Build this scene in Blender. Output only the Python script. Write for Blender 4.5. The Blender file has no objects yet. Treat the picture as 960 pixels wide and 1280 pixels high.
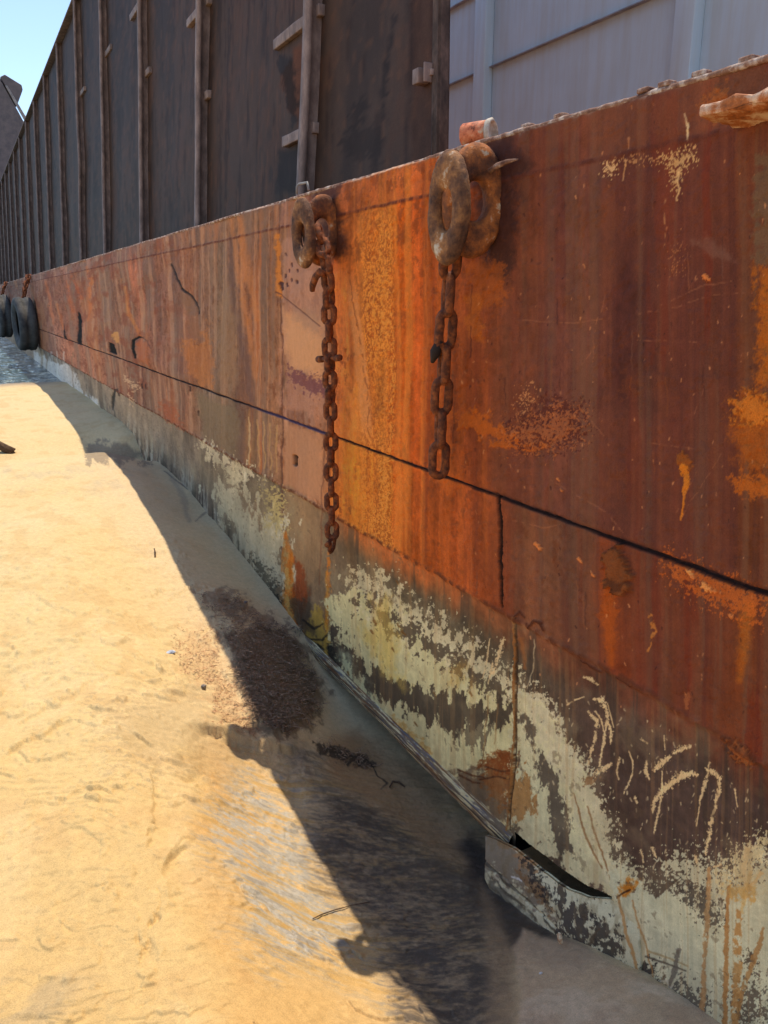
import bpy, bmesh, math, random
import numpy as np
from mathutils import Vector, Matrix
random.seed(7); RNG = np.random.default_rng(11)
sc = bpy.context.scene
COL = sc.collection
F32 = np.float32

# ------------------------------------------------------------------ camera
CAM = np.array([-1.5, 0.0, 1.75])
FL = 961.0                                   # focal length in photo pixels (960 x 1280)
PITCH = math.atan2(267.0, 961.0)
YAW = math.atan2(537.0, math.hypot(961.0, 267.0))   # hull runs along +Y, camera turned towards it
sa, ca, sp, cp = math.sin(YAW), math.cos(YAW), math.sin(PITCH), math.cos(PITCH)

def ray(px, py):
    r, u = px - 480.0, 640.0 - py
    fh, up = FL*cp + u*sp, u*cp - FL*sp
    return np.array([fh*sa + r*ca, fh*ca - r*sa, up])

def on_x(px, py, x=0.0):
    d = ray(px, py); t = (x - CAM[0])/d[0]
    return CAM + d*t

def project(x, y, z):
    dx, dy, dz = x - CAM[0], y - CAM[1], z - CAM[2]
    fh, r = dx*sa + dy*ca, dx*ca - dy*sa
    f = fh*cp - dz*sp; u = dz*cp + fh*sp
    f = np.where(f < 0.05, 0.05, f)
    return 480 + FL*r/f, 640 - FL*u/f

cd = bpy.data.cameras.new('camera'); cam = bpy.data.objects.new('camera', cd); COL.objects.link(cam)
cam.location = CAM; cam.rotation_euler = (math.pi/2 - PITCH, 0, -YAW)
cd.sensor_fit = 'VERTICAL'; cd.sensor_height = 24; cd.lens = 24*FL/1280
cd.clip_start = 0.05; cd.clip_end = 3000
sc.camera = cam

# ------------------------------------------------------------------ light
SUN = Vector((0.25, 0.19, 1.0)).normalized()
EL = math.asin(SUN.z); ROT = math.atan2(SUN.x, SUN.y)
w = bpy.data.worlds.new('World'); sc.world = w; w.use_nodes = True
nt = w.node_tree; bg = nt.nodes['Background']
sky = nt.nodes.new('ShaderNodeTexSky'); sky.sky_type = 'NISHITA'; sky.sun_disc = False
sky.sun_elevation = EL; sky.sun_rotation = ROT; sky.air_density = 0.75; sky.dust_density = 0.2; sky.ozone_density = 4.0
nt.links.new(sky.outputs[0], bg.inputs[0]); bg.inputs[1].default_value = 0.15
sl = bpy.data.lights.new('sun', 'SUN'); so = bpy.data.objects.new('sun', sl); COL.objects.link(so)
sl.energy = 2.2; sl.angle = math.radians(0.5); sl.color = (1.0, 0.95, 0.88)
so.rotation_euler = SUN.to_track_quat('Z', 'Y').to_euler()
sc.view_settings.view_transform = 'Standard'; sc.view_settings.look = 'None'
sc.view_settings.gamma = 1; sc.view_settings.exposure = 1.15
sc.view_settings.use_white_balance = True; sc.view_settings.white_balance_temperature = 7600   # the camera's daylight-shade balance
sc.cycles.use_denoising = True
sc.cycles.max_bounces = 8; sc.cycles.diffuse_bounces = 5

# ------------------------------------------------------------------ noise
def _h(ix, iy, seed):
    n = (ix*374761393 + iy*668265263 + seed*1442695041) & 0xffffffff
    n = ((n ^ (n >> 13))*1274126177) & 0xffffffff
    n = n ^ (n >> 16)
    return (n & 0xffff).astype(F32)/65535.0
def vnoise(x, y, seed=0):
    fx, fy = np.floor(x), np.floor(y)
    ix, iy = fx.astype(np.int64), fy.astype(np.int64)
    tx, ty = (x - fx).astype(F32), (y - fy).astype(F32)
    tx = tx*tx*(3 - 2*tx); ty = ty*ty*(3 - 2*ty)
    a = _h(ix, iy, seed); b = _h(ix+1, iy, seed); c = _h(ix, iy+1, seed); d = _h(ix+1, iy+1, seed)
    return a + (b-a)*tx + (c-a)*ty + (a-b-c+d)*tx*ty
def fbm(x, y, octv=4, seed=0, gain=0.5):
    s = 0.0; a = 1.0; tot = 0.0
    for i in range(octv):
        s = s + a*vnoise(x + 17.3*i, y - 9.1*i, seed + 31*i); tot += a; a *= gain; x = x*2.03; y = y*2.03
    return s/tot
def fbr(x, y, octv=4, seed=0, gain=0.5):
    """fbm whose octaves are turned against each other, so no lattice shows"""
    s = 0.0; a = 1.0; tot = 0.0
    for i in range(octv):
        s = s + a*vnoise(x + 17.3*i, y - 9.1*i, seed + 31*i); tot += a; a *= gain
        x, y = (x*.79 - y*.61)*2.03, (x*.61 + y*.79)*2.03
    return s/tot
def sm(a, b, x):
    t = np.clip((x - a)/(b - a), 0, 1); return t*t*(3 - 2*t)
def lin(c):
    c = np.asarray(c, dtype=float)/255.0
    return np.where(c <= 0.04045, c/12.92, ((c + 0.055)/1.055)**2.4)
def stops(x, tab):
    xs = [t[0] for t in tab]
    return np.stack([np.interp(x, xs, [t[1][k] for t in tab]) for k in range(3)], -1)
def seg_d(P, Q, pts, w=None):
    """distance to a polyline (and the interpolated half width there)"""
    best = np.full(P.shape, 1e9); bw = np.zeros(P.shape)
    n = len(pts)
    for i in range(n-1):
        (ax, ay), (bx, by) = pts[i], pts[i+1]
        vx, vy = bx-ax, by-ay; L = vx*vx + vy*vy + 1e-9
        t = np.clip(((P-ax)*vx + (Q-ay)*vy)/L, 0, 1)
        d = np.hypot(P - ax - t*vx, Q - ay - t*vy)
        m = d < best; best = np.where(m, d, best)
        if w is not None: bw = np.where(m, w[i] + t*(w[i+1]-w[i]), bw)
    return best, bw
def poly_sd(P, Q, pts):
    """signed distance to a polygon, negative inside"""
    d, _ = seg_d(P, Q, list(pts) + [pts[0]])
    ins = np.zeros(P.shape, bool); n = len(pts)
    for i in range(n):
        (ax, ay), (bx, by) = pts[i], pts[(i+1) % n]
        c = ((ay > Q) != (by > Q)) & (P < (bx-ax)*(Q-ay)/((by-ay) if abs(by-ay) > 1e-9 else 1e-9) + ax)
        ins ^= c
    return np.where(ins, -d, d)
class Painter:
    """paints a colour / rust / relief field over points whose feature coordinates are (P, Q)"""
    def __init__(s, P, Q, col):
        s.P, s.Q, s.col = P, Q, col; s.rust = np.zeros(P.shape); s.D = np.zeros(P.shape)
    def over(s, m, c, rust=None):
        c = np.asarray(c, dtype=float); m = np.clip(m, 0, 1)
        s.col += (c - s.col)*m[:, None]
        if rust is not None: s.rust += (rust - s.rust)*m
    def box(s, pts, pad):
        xs = [p[0] for p in pts]; ys = [p[1] for p in pts]
        return np.nonzero((s.P > min(xs)-pad) & (s.P < max(xs)+pad) & (s.Q > min(ys)-pad) & (s.Q < max(ys)+pad))[0]
    def put(s, idx, m, c, rust=None, dz=None):
        m = np.clip(m, 0, 1); c = np.asarray(c, dtype=float)
        if rust is None and c.max() < 20: rust = 1.0
        s.col[idx] += (c - s.col[idx])*m[:, None]
        if rust is not None: s.rust[idx] += (rust - s.rust[idx])*m
        if dz is not None: s.D[idx] += dz*m
    def poly(s, pts, c, amp, freq, soft=2.0, seed=1, a=1.0, rust=None, dz=None, aniso=1.0, pad=40, octv=4, fine=.3, bias=0.0):
        i = s.box(pts, pad + amp)
        if len(i) == 0: return
        P, Q = s.P[i], s.Q[i]
        d = poly_sd(P, Q, pts) + bias + (fbr(P*freq, Q*freq/aniso, octv, seed, 0.6) - 0.5)*2.2*amp + (fbr(P*.5, Q*.5/aniso, 3, seed+77, .75) - .5)*2.2*amp*fine
        s.put(i, a*sm(soft, -soft, d), c, rust, dz)
    def stroke(s, pts, ws, c, a=1.0, soft=0.8, jag=0.35, seed=5, rust=None, dz=None, dash=0.0, freq=0.35, wobble=5.0):
        i = s.box(pts, max(ws) + 8)
        if len(i) == 0: return
        P, Q = s.P[i], s.Q[i]
        if len(ws) != len(pts): ws = list(np.interp(np.linspace(0, 1, len(pts)), np.linspace(0, 1, len(ws)), ws))
        wob = (fbm(P*0.08, Q*0.08, 3, seed+3) - 0.5)*wobble
        d, bw = seg_d(P + wob, Q + wob*0.4, pts, ws)
        n = fbr(P*freq, Q*freq, 3, seed, 0.6)
        bw = bw*(1 + jag*4*(n - 0.5))
        m = sm(bw + soft, np.maximum(bw - soft, 0), d)
        if dash: m = m*sm(dash, dash + 0.12, fbm(P*0.16, Q*0.16, 3, seed + 9, 0.6))
        s.put(i, a*m, c, rust, dz)

# ------------------------------------------------------------------ materials
def new_mat(name):
    m = bpy.data.materials.new(name); m.use_nodes = True
    return m, m.node_tree, m.node_tree.nodes['Principled BSDF']
def N(nt, t, **kw):
    n = nt.nodes.new(t)
    for k, v in kw.items():
        if k in n.inputs.keys(): n.inputs[k].default_value = v
        else: setattr(n, k, v)
    return n
def painted_field(name, rough=0.8, grain=220.0, gvar=0.35, bump=0.25, dist=0.004, spec=0.25, wet=False, streak=False):
    """colour attribute of the surface x several scales of noise, bump driven by the 'rust' attribute"""
    m, nt, b = new_mat(name); L = nt.links.new
    at = N(nt, 'ShaderNodeAttribute', attribute_name='col'); ru = N(nt, 'ShaderNodeAttribute', attribute_name='rust')
    tc = N(nt, 'ShaderNodeNewGeometry')
    n1 = N(nt, 'ShaderNodeTexNoise', Scale=grain, Detail=4.0, Roughness=0.7); L(tc.outputs['Position'], n1.inputs['Vector'])
    n2 = N(nt, 'ShaderNodeTexNoise', Scale=grain*0.13, Detail=5.0, Roughness=0.65); L(tc.outputs['Position'], n2.inputs['Vector'])
    r1 = N(nt, 'ShaderNodeMapRange'); L(n1.outputs[0], r1.inputs[0])
    r1.inputs[1].default_value = 0.25; r1.inputs[2].default_value = 0.75; r1.inputs[3].default_value = 1 - gvar; r1.inputs[4].default_value = 1 + gvar
    r2 = N(nt, 'ShaderNodeMapRange'); L(n2.outputs[0], r2.inputs[0])
    r2.inputs[1].default_value = 0.25; r2.inputs[2].default_value = 0.75; r2.inputs[3].default_value = 1 - gvar*0.5; r2.inputs[4].default_value = 1 + gvar*0.5
    mu = N(nt, 'ShaderNodeMath', operation='MULTIPLY'); L(r1.outputs[0], mu.inputs[0]); L(r2.outputs[0], mu.inputs[1])
    # the grain shows most on the rusty parts
    mx = N(nt, 'ShaderNodeMix', data_type='FLOAT'); L(ru.outputs['Fac'], mx.inputs[0])
    half = N(nt, 'ShaderNodeMix', data_type='FLOAT'); half.inputs[0].default_value = 0.45; half.inputs[2].default_value = 1.0; L(mu.outputs[0], half.inputs[3])
    L(half.outputs[0], mx.inputs[2]); L(mu.outputs[0], mx.inputs[3])
    vm = N(nt, 'ShaderNodeVectorMath', operation='SCALE'); L(at.outputs['Color'], vm.inputs[0]); L(mx.outputs[0], vm.inputs['Scale'])
    L(vm.outputs[0], b.inputs['Base Color'])
    b.inputs['Specular IOR Level'].default_value = spec
    if wet:
        wa = N(nt, 'ShaderNodeAttribute', attribute_name='wet')
        rr = N(nt, 'ShaderNodeMapRange'); L(wa.outputs['Fac'], rr.inputs[0]); rr.inputs[3].default_value = rough; rr.inputs[4].default_value = 0.3
        L(rr.outputs[0], b.inputs['Roughness'])
    else:
        rr = N(nt, 'ShaderNodeMapRange'); L(ru.outputs['Fac'], rr.inputs[0]); rr.inputs[3].default_value = rough - 0.18; rr.inputs[4].default_value = min(rough + 0.15, 1)
        L(rr.outputs[0], b.inputs['Roughness'])
    ad = N(nt, 'ShaderNodeMath', operation='MULTIPLY_ADD'); L(n2.outputs[0], ad.inputs[0]); ad.inputs[1].default_value = 1.5; L(n1.outputs[0], ad.inputs[2])
    st = N(nt, 'ShaderNodeMapRange'); L(ru.outputs['Fac'], st.inputs[0]); st.inputs[3].default_value = bump*0.3; st.inputs[4].default_value = bump
    bp = N(nt, 'ShaderNodeBump', Distance=dist); L(ad.outputs[0], bp.inputs['Height']); L(st.outputs[0], bp.inputs['Strength'])
    L(bp.outputs[0], b.inputs['Normal'])
    return m
def simple_mat(name, stops_, scale=8.0, rough=0.8, bump=0.3, dist=0.004, stretch=(1, 1, 1), metal=0.0, spec=0.3, detail=6.0):
    """noise-ramp material in object space"""
    m, nt, b = new_mat(name); L = nt.links.new
    tc = N(nt, 'ShaderNodeTexCoord'); mp = N(nt, 'ShaderNodeMapping'); mp.inputs['Scale'].default_value = stretch
    geo = N(nt, 'ShaderNodeNewGeometry'); L(geo.outputs['Position'], mp.inputs[0])
    n1 = N(nt, 'ShaderNodeTexNoise', Scale=scale, Detail=detail, Roughness=0.68); L(mp.outputs[0], n1.inputs['Vector'])
    cr = N(nt, 'ShaderNodeValToRGB'); L(n1.outputs[0], cr.inputs[0])
    el = cr.color_ramp.elements
    while len(el) < len(stops_): el.new(0.5)
    for e, (p, c) in zip(el, stops_):
        e.position = p; e.color = (*lin(c), 1)
    L(cr.outputs[0], b.inputs['Base Color']); b.inputs['Roughness'].default_value = rough; b.inputs['Metallic'].default_value = metal
    b.inputs['Specular IOR Level'].default_value = spec
    n2 = N(nt, 'ShaderNodeTexNoise', Scale=scale*9, Detail=4.0, Roughness=0.7); L(mp.outputs[0], n2.inputs['Vector'])
    ad = N(nt, 'ShaderNodeMath', operation='MULTIPLY_ADD'); L(n1.outputs[0], ad.inputs[0]); ad.inputs[1].default_value = 2.0; L(n2.outputs[0], ad.inputs[2])
    bp = N(nt, 'ShaderNodeBump', Strength=bump, Distance=dist); L(ad.outputs[0], bp.inputs['Height']); L(bp.outputs[0], b.inputs['Normal'])
    return m

# ------------------------------------------------------------------ object helpers
def link(name, me, mat=None, parent=None, smooth=True):
    o = bpy.data.objects.new(name, me); COL.objects.link(o)
    if mat is not None: me.materials.append(mat)
    if parent is not None: o.parent = parent
    if smooth and len(me.polygons): me.polygons.foreach_set('use_smooth', np.ones(len(me.polygons), bool))
    return o
def tag(o, label=None, cat=None, group=None, kind=None):
    for k, v in (('label', label), ('category', cat), ('group', group), ('kind', kind)):
        if v: o[k] = v
    return o
def empty(name, loc=(0, 0, 0)):
    o = bpy.data.objects.new(name, None); COL.objects.link(o); o.location = loc; o.empty_display_size = 0.1
    return o
def mesh_np(name, co, quads, attrs=None):
    me = bpy.data.meshes.new(name); nv, nf = len(co), len(quads)
    me.vertices.add(nv); me.vertices.foreach_set('co', np.ascontiguousarray(co, F32).ravel())
    me.loops.add(nf*4); me.loops.foreach_set('vertex_index', np.ascontiguousarray(quads, np.int32).ravel())
    me.polygons.add(nf); me.polygons.foreach_set('loop_start', np.arange(0, nf*4, 4, dtype=np.int32))
    me.polygons.foreach_set('loop_total', np.full(nf, 4, np.int32))
    for k, a in (attrs or {}).items():
        if a.ndim == 2:
            at = me.attributes.new(k, 'FLOAT_COLOR', 'POINT'); at.data.foreach_set('color', np.ascontiguousarray(np.concatenate([a, np.ones((nv, 1))], 1), F32).ravel())
        else:
            at = me.attributes.new(k, 'FLOAT', 'POINT'); at.data.foreach_set('value', np.ascontiguousarray(a, F32))
    me.update(calc_edges=True); me.validate()
    return me
def grid_quads(nr, nc, keep=None, flip=False):
    i = np.arange(nr*nc).reshape(nr, nc)
    q = np.stack([i[:-1, :-1], i[:-1, 1:], i[1:, 1:], i[1:, :-1]], -1)
    if flip: q = q[..., ::-1]
    q = q.reshape(-1, 4)
    return q if keep is None else q[keep.reshape(-1)]
def bm_box(bm, x0, x1, y0, y1, z0, z1, bev=0.0, mtx=None):
    r = bmesh.ops.create_cube(bm, size=1.0); v = r['verts']
    for a in v: a.co = Vector((x0 + (a.co.x+.5)*(x1-x0), y0 + (a.co.y+.5)*(y1-y0), z0 + (a.co.z+.5)*(z1-z0)))
    if bev:
        es = list({e for a in v for e in a.link_edges})
        g = bmesh.ops.bevel(bm, geom=es, offset=bev, segments=2, affect='EDGES', profile=0.5); v = [a for a in g['verts']] if mtx is not None else v
    if mtx is not None:
        vs = set(); todo = list(v)
        while todo:
            a = todo.pop()
            if a in vs: continue
            vs.add(a); todo += [e.other_vert(a) for e in a.link_edges]
        for a in vs: a.co = mtx @ a.co
def bm_mesh(bm, name):
    me = bpy.data.meshes.new(name); bm.normal_update(); bm.to_mesh(me); bm.free(); return me
def tube(bm, pts, rad, seg=10, closed=False, caps=True):
    """sweep a circle of radius rad (number or per point list) along pts"""
    pts = [Vector(p) for p in pts]; n = len(pts); rs = rad if hasattr(rad, '__len__') else [rad]*n
    rings = []; up = None
    for i in range(n):
        a = pts[(i-1) % n] if (closed or i) else pts[i]; c = pts[(i+1) % n] if (closed or i < n-1) else pts[i]
        t = (c - a).normalized()
        if up is None:
            up = Vector((0, 0, 1)) if abs(t.z) < 0.9 else Vector((1, 0, 0))
        up = (up - t*up.dot(t)).normalized(); s = t.cross(up)
        rings.append([bm.verts.new(pts[i] + (up*math.cos(k*2*math.pi/seg) + s*math.sin(k*2*math.pi/seg))*rs[i]) for k in range(seg)])
    m = n if closed else n-1
    for i in range(m):
        A, B = rings[i], rings[(i+1) % n]
        for k in range(seg):
            bm.faces.new((A[k], A[(k+1) % seg], B[(k+1) % seg], B[k]))
    if caps and not closed:
        bm.faces.new(rings[0][::-1]); bm.faces.new(rings[-1])
def roughen(me, amp, freq, seed=0):
    """pit and swell a mesh along its normals"""
    from mathutils import noise
    no = [v.normal.copy() for v in me.vertices]
    for v, n in zip(me.vertices, no):
        p = v.co*freq + Vector((seed*3.7, seed*1.3, seed*7.1))
        v.co += n*amp*(noise.noise(p) + 0.5*noise.noise(p*2.3))


ZTOP = on_x(960, 68)[2]
ZBOT = on_x(640, 1045)[2]
ZW1 = on_x(650, 220)[2]; ZGR = on_x(620, 373 + .364*677)[2]; ZW2 = on_x(727, 373 + .572*784)[2]
#==PART2==
# ------------------------------------------------------------------ the barge: side plating
HULL_GAIN = np.array([1.12, 1.02, 0.90])     # photo brightness -> base colour
def hull_field(U, V):
    """colours, rust amount and relief of the side plating at hull coordinates U (along), V (up)"""
    P, Q = project(np.zeros_like(U), np.maximum(U, 0.25), V)
    out = U < 0.50
    far = P < 0
    sh = np.clip((270 - P)/270, 0, 1)*0.24*(Q - 340)
    Pw = P + (-sh)
    Pw = np.where(out, 1130 + (0.50 - U)*420, Pw)
    sA = fbm(Pw/20, V*0.9, 4, 3); sB = fbm(Pw/9.0, V*1.1, 4, 8, 0.55); sC = fbm(Pw/1.9, V*2.2, 3, 15, 0.6)
    g1 = fbm(U*9, V*9, 5, 21, 0.6); g2 = fbm(U*60, V*60, 3, 27, 0.6); g3 = fbm(Pw/3.0, V*140, 2, 33)
    jit = ((sA-.5)*46 + (sB-.5)*22)*np.clip(P/420, .45, 1.15)
    X = Pw + jit + (g1-.5)*14
    upper = stops(X, [(0,(150,92,72)),(25,(170,105,80)),(60,(172,96,64)),(90,(150,88,62)),(115,(160,102,74)),(150,(156,96,68)),(170,(172,90,55)),(195,(160,92,66)),
        (215,(146,92,70)),(238,(160,92,58)),(262,(150,100,70)),(278,(124,92,70)),(298,(160,98,62)),(318,(132,92,70)),(338,(150,98,66)),(350,(146,100,72)),(356,(168,116,94)),
        (385,(176,126,102)),(408,(178,112,74)),(418,(186,98,48)),(440,(204,112,54)),(455,(206,124,60)),(480,(208,122,50)),(498,(194,94,34)),(530,(184,86,36)),(560,(164,80,40)),
        (600,(142,70,38)),(640,(116,64,44)),(662,(126,70,48)),(690,(112,62,50)),(730,(126,78,56)),(756,(104,60,46)),(775,(86,46,36)),(815,(98,56,42)),(840,(104,52,38)),(880,(94,50,36)),(925,(88,46,32)),(950,(104,58,28)),(1000,(112,62,34)),(1200,(100,54,36)),(1600,(120,66,40)),(2400,(105,60,42))])
    mid = stops(X, [(0,(160,100,76)),(60,(168,98,68)),(120,(164,96,66)),(170,(158,98,70)),(212,(166,94,58)),(236,(160,98,62)),(252,(132,104,80)),(296,(126,98,76)),(306,(152,104,66)),(326,(134,100,74)),(350,(150,106,76)),
        (357,(184,130,100)),(402,(190,128,88)),(412,(196,104,44)),(432,(198,108,44)),(455,(206,122,48)),(486,(206,124,44)),(500,(190,94,36)),(540,(178,84,36)),(600,(160,78,40)),(626,(148,74,42)),(636,(132,82,54)),
        (690,(124,78,52)),(724,(112,76,54)),(745,(136,70,38)),(765,(140,66,32)),(800,(118,62,36)),(860,(108,56,36)),(905,(112,58,32)),(940,(120,62,28)),(1000,(106,56,34)),(1400,(100,56,38)),(2400,(105,60,42))])
    low = stops(P + (g1-.5)*60, [(0,(158,128,104)),(100,(156,134,110)),(200,(146,124,100)),(300,(126,106,84)),(350,(124,104,80)),(380,(140,112,84)),(410,(122,98,74)),(470,(110,94,72)),(560,(100,86,66)),(650,(90,76,60)),(760,(84,68,56)),(860,(80,66,56)),(960,(76,62,54)),(1600,(90,76,62))])
    band = stops(X*0.6 + P*0.4, [(0,(160,104,84)),(60,(166,106,84)),(130,(150,94,78)),(170,(160,96,72)),(240,(140,96,76)),(290,(150,100,66)),(340,(138,98,74)),(350,(164,112,92)),(385,(160,106,86)),(410,(120,64,46)),(424,(166,88,52)),(440,(190,104,58)),(520,(186,98,50)),(552,(176,84,46)),(575,(120,66,48)),
        (640,(112,66,50)),(664,(128,68,44)),(700,(126,66,42)),(735,(126,70,46)),(775,(96,62,48)),(830,(102,64,46)),(860,(108,68,50)),(890,(134,78,50)),(930,(110,66,50)),(960,(104,62,50)),(1600,(112,68,50)),(2400,(105,60,42))])
    wob = (fbm(U*14, V*0+3.3, 4, 41) - .5)*0.018
    mW1 = sm(-.004, .004, V - ZW1 - wob*0.5)
    mG = sm(-.003, .003, ZGR - V + wob*0.35)
    v2 = ZW2 + wob*1.0
    mW2 = sm(-.004, .006, v2 - V)
    col = upper*(1-mW1[:,None]) + band*mW1[:,None]
    col = col*(1-mG[:,None]) + mid*mG[:,None]
    # soft rusty wash that runs over the weld on to the dark paint below it
    lowc = low.copy()
    wash = sm(.15 - .02*sm(560, 900, P), .02, v2 - V + (sB-.5)*.12)*sm(405, 440, P)*(0.95 - .25*sm(640, 960, P))
    washc = stops(P, [(400,(200,118,62)),(520,(202,104,50)),(640,(134,82,54)),(760,(112,66,44)),(860,(118,64,40)),(960,(112,58,36))])
    lowc += (washc - lowc)*wash[:,None]
    col = col*(1-mW2[:,None]) + lowc*mW2[:,None]
    up = 1 - mW2
    # vertical streaks
    amp = up*0.9 + .25
    val = 1 + amp*(1 - .55*sm(520, 700, P))*(0.42*(sB-.5) + 0.14*(sC-.5) + 0.3*(sA-.5)) + 0.42*(g1-.5) + .26*(g2-.5)
    col *= val[:,None]
    col *= (1 - .04*sm(600, 760, P)*up)[:, None]*np.stack([np.ones_like(P), 1 - .05*sm(600, 760, P), 1 - .02*P*0], -1)
    T = Painter(P, Q, col); T.rust = up*(.35 + .5*sm(400, 470, P)*sm(700, 560, P)) + .15
    T.D = np.zeros_like(P)
    scab = fbr(U*26, V*26, 5, 131, .66); T.over(.45*sm(.55, .63, scab)*up*sm(.46, .56, fbr(U*3.5, V*3.5, 4, 133)), (112, 60, 36), 1)
    smg = fbr(U*2.6, V*1.6, 5, 135, .6); T.over(.4*up*sm(560, 680, P)*sm(.5, .62, smg), (128, 72, 50)); T.over(.4*up*sm(560, 680, P)*sm(.5, .38, smg), (92, 48, 36))
    # coloured streak families
    s2 = fbm(Pw/9, V*.7, 4, 51, .6); s3 = fbm(Pw/8, V*.9, 4, 57, .55); s4 = fbm(Pw/13, V*.8, 4, 63, .6)
    left = sm(420, 330, P)
    T.over(up*left*.75*sm(.55, .68, s2), (188,106,58), .6)
    T.over(up*left*.6*sm(.56, .66, s3), (134,104,86))
    T.over(up*left*.5*sm(.57, .66, s4)*sm(60, 160, P), (112,76,64))
    T.over(up*left*.45*sm(.6, .7, fbm(Pw/2.5, V*1.2, 3, 66)), (196,146,112))
    mott = fbm(U*2.2 + V*3, V*7 - U*.6, 5, 90, .62)
    T.over(up*sm(255, 190, P)*.6*sm(.52, .66, mott), (150,70,46), .9)
    rt = sm(600, 680, P)
    T.over(up*rt*.4*sm(.42, .74, s2), (84,44,40))
    T.over(up*rt*.3*sm(.44, .76, s3), (136,76,50))
    T.over(up*rt*.4*sm(.50, .72, s4), (112,82,64))
    T.over(up*rt*.5*sm(.60, .70, fbm(Pw/22, V*1.5, 5, 71, .6))*sm(700, 900, P), (118,44,26))
    midm = sm(500, 540, P)*sm(680, 600, P)*up
    T.over(midm*.55*sm(.46, .68, s2), (128,62,38)); T.over(midm*.35*sm(.5, .72, s3), (194,100,42), .8)
    orm = sm(405, 425, P)*sm(560, 500, P)*up
    T.over(orm*.6*sm(.48, .70, s3), (228,136,60), .8); T.over(orm*.4*sm(.54, .70, s2), (158,74,34), .8)
    # dirty vertical marks and fine pale lines on the lower paint
    lowm = mW2
    T.over(lowm*.5*sm(.56, .7, sB), (66,54,46)); T.over(lowm*left*.35*sm(.56, .68, s3), (168,148,118))
    # ---- features by their place on the plating (photo pixels of the hull plane)
    o = T
    # granular yellow rust runs
    gr = fbm(U*150, V*110, 3, 77, .7)
    bandm = sm(446, 456, P + (sB-.5)*16)*sm(500, 490, P + (sB-.5)*16)*sm(225, 300, Q)*up
    o.over(bandm*sm(.40, .60, gr)*(.35 + .65*sm(.38,.6,fbm(P*.05, V*3, 4, 79))), (228,142,64), 1.0); o.over(bandm*sm(.50, .38, gr)*.45, (158,78,34), 1.0)
    o.D += bandm*(gr-.5)*.004
    e = seg_d(P, Q, [(428,250),(436,360),(450,470),(462,560),(470,650)])[0]
    o.over(sm(9, 4, np.abs(P - np.interp(Q, [250,360,470,560,650],[432,440,452,462,466]) ) + (g1-.5)*8)*sm(330,380,Q)*sm(560,520,Q)*.8, (214,140,84), .9)
    o.stroke([(436,340),(446,400),(452,450),(460,500),(462,545)], [.4,.7,.4], (124,64,38), .6, dash=.42)
    # right hand streaks of rust in the middle plate
    o.stroke([(560,560),(562,600)], [8,14], (196,100,40), .5, soft=6)
    # bolts of pale patch (plate welded on at the left of the first chain)
    o.poly([(352,300),(405,290),(408,455),(358,458),(354,400)], (178,128,104), 4, .1, 2, a=.6, rust=.15)
    o.poly([(354,388),(404,398),(406,478),(360,462)], (212,152,104), 8, .06, 8, a=.8, rust=.1)
    o.poly([(361,375),(400,395),(400,420),(366,400)], (160,120,98), 10, .08, 6, a=.6)
    o.poly([(357,462),(408,478),(408,520),(358,512)], (182,128,102), 4, .1, 3, a=.7)
    o.poly([(358,460),(380,468),(408,478),(408,494),(385,492),(362,474)], (120,72,74), 14, .25, 2, a=.85, rust=.8)
    o.poly([(356,528),(402,545),(402,628),(354,606)], (188,132,96), 4, .1, 3, a=.75, rust=.1)
    o.poly([(354,608),(402,632),(400,700),(384,742),(366,720),(356,690)], (160,124,88), 10, .08, 6, a=.8)
    o.stroke([(349,282),(351,360),(353,450),(352,520),(352,612),(353,690)], [1.0,.8,1.0], (96,60,48), .75, dz=-.004)
    o.stroke([(404,540),(403,620),(401,690),(398,730)], [1,.8], (120,72,48), .6)
    o.poly([(344,290),(351,292),(353,372),(347,368)], (206,124,52), 4, .1, 2, a=.9)
    o.stroke([(345,365),(352,368),(372,384),(400,408)], [.6,.7,.5], (96,56,46), .8, dz=-.003)
    for (x, y, r) in [(352,358,3.2),(357,345,1.8),(361,338,1.6),(365,331,1.6),(371,352,1.6),(366,350,1.5),(360,356,1.5),(372,338,1.3),(358,318,1.2)]:
        o.stroke([(x,y-r),(x+.6,y+r)], [r*.7,r*.6], (70,36,34), .95, dz=-.004)
    o.stroke([(367,571),(367.5,580)], [2.4,2.4], (28,16,12), 1, jag=.1, dz=-.03)
    # dark scour around the lugs
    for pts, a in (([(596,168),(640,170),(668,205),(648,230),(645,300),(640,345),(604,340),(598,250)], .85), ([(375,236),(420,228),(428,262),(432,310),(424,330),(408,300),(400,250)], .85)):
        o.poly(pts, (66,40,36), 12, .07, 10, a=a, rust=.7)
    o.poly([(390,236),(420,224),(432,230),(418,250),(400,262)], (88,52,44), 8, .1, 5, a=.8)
    o.poly([(585,325),(632,325),(628,380),(585,395)], (178,92,38), 14, .12, 6, a=.6, rust=1, fine=.6)
    o.poly([(580,370),(600,365),(604,430),(582,420)], (186,100,38), 9, .12, 3, a=.6, rust=1)
    # scabby lines of rust
    o.poly([(570,515),(600,515),(640,540),(690,535),(690,560),(640,562),(600,545),(572,535)], (184,92,34), 16, .16, 3, a=.85, rust=1, dz=.003)
    o.poly([(640,530),(690,500),(730,510),(725,550),(690,562),(650,560)], (92,46,38), 30, .3, 2, a=.8, rust=1)
    o.poly([(630,535),(690,505),(735,505),(725,555),(690,565),(640,560)], (190,112,66), 40, .45, 1.5, a=.6, rust=1, dz=.003, seed=12, bias=11)
    o.poly([(645,500),(665,480),(668,500),(655,520)], (206,140,92), 30, .5, 1.5, a=.75, rust=1, seed=14, bias=9)
    # right edge: fresh orange
    o.poly([(948,190),(990,180),(990,345),(946,330)], (112,92,70), 16, .09, 5, a=.65, rust=.8)
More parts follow.
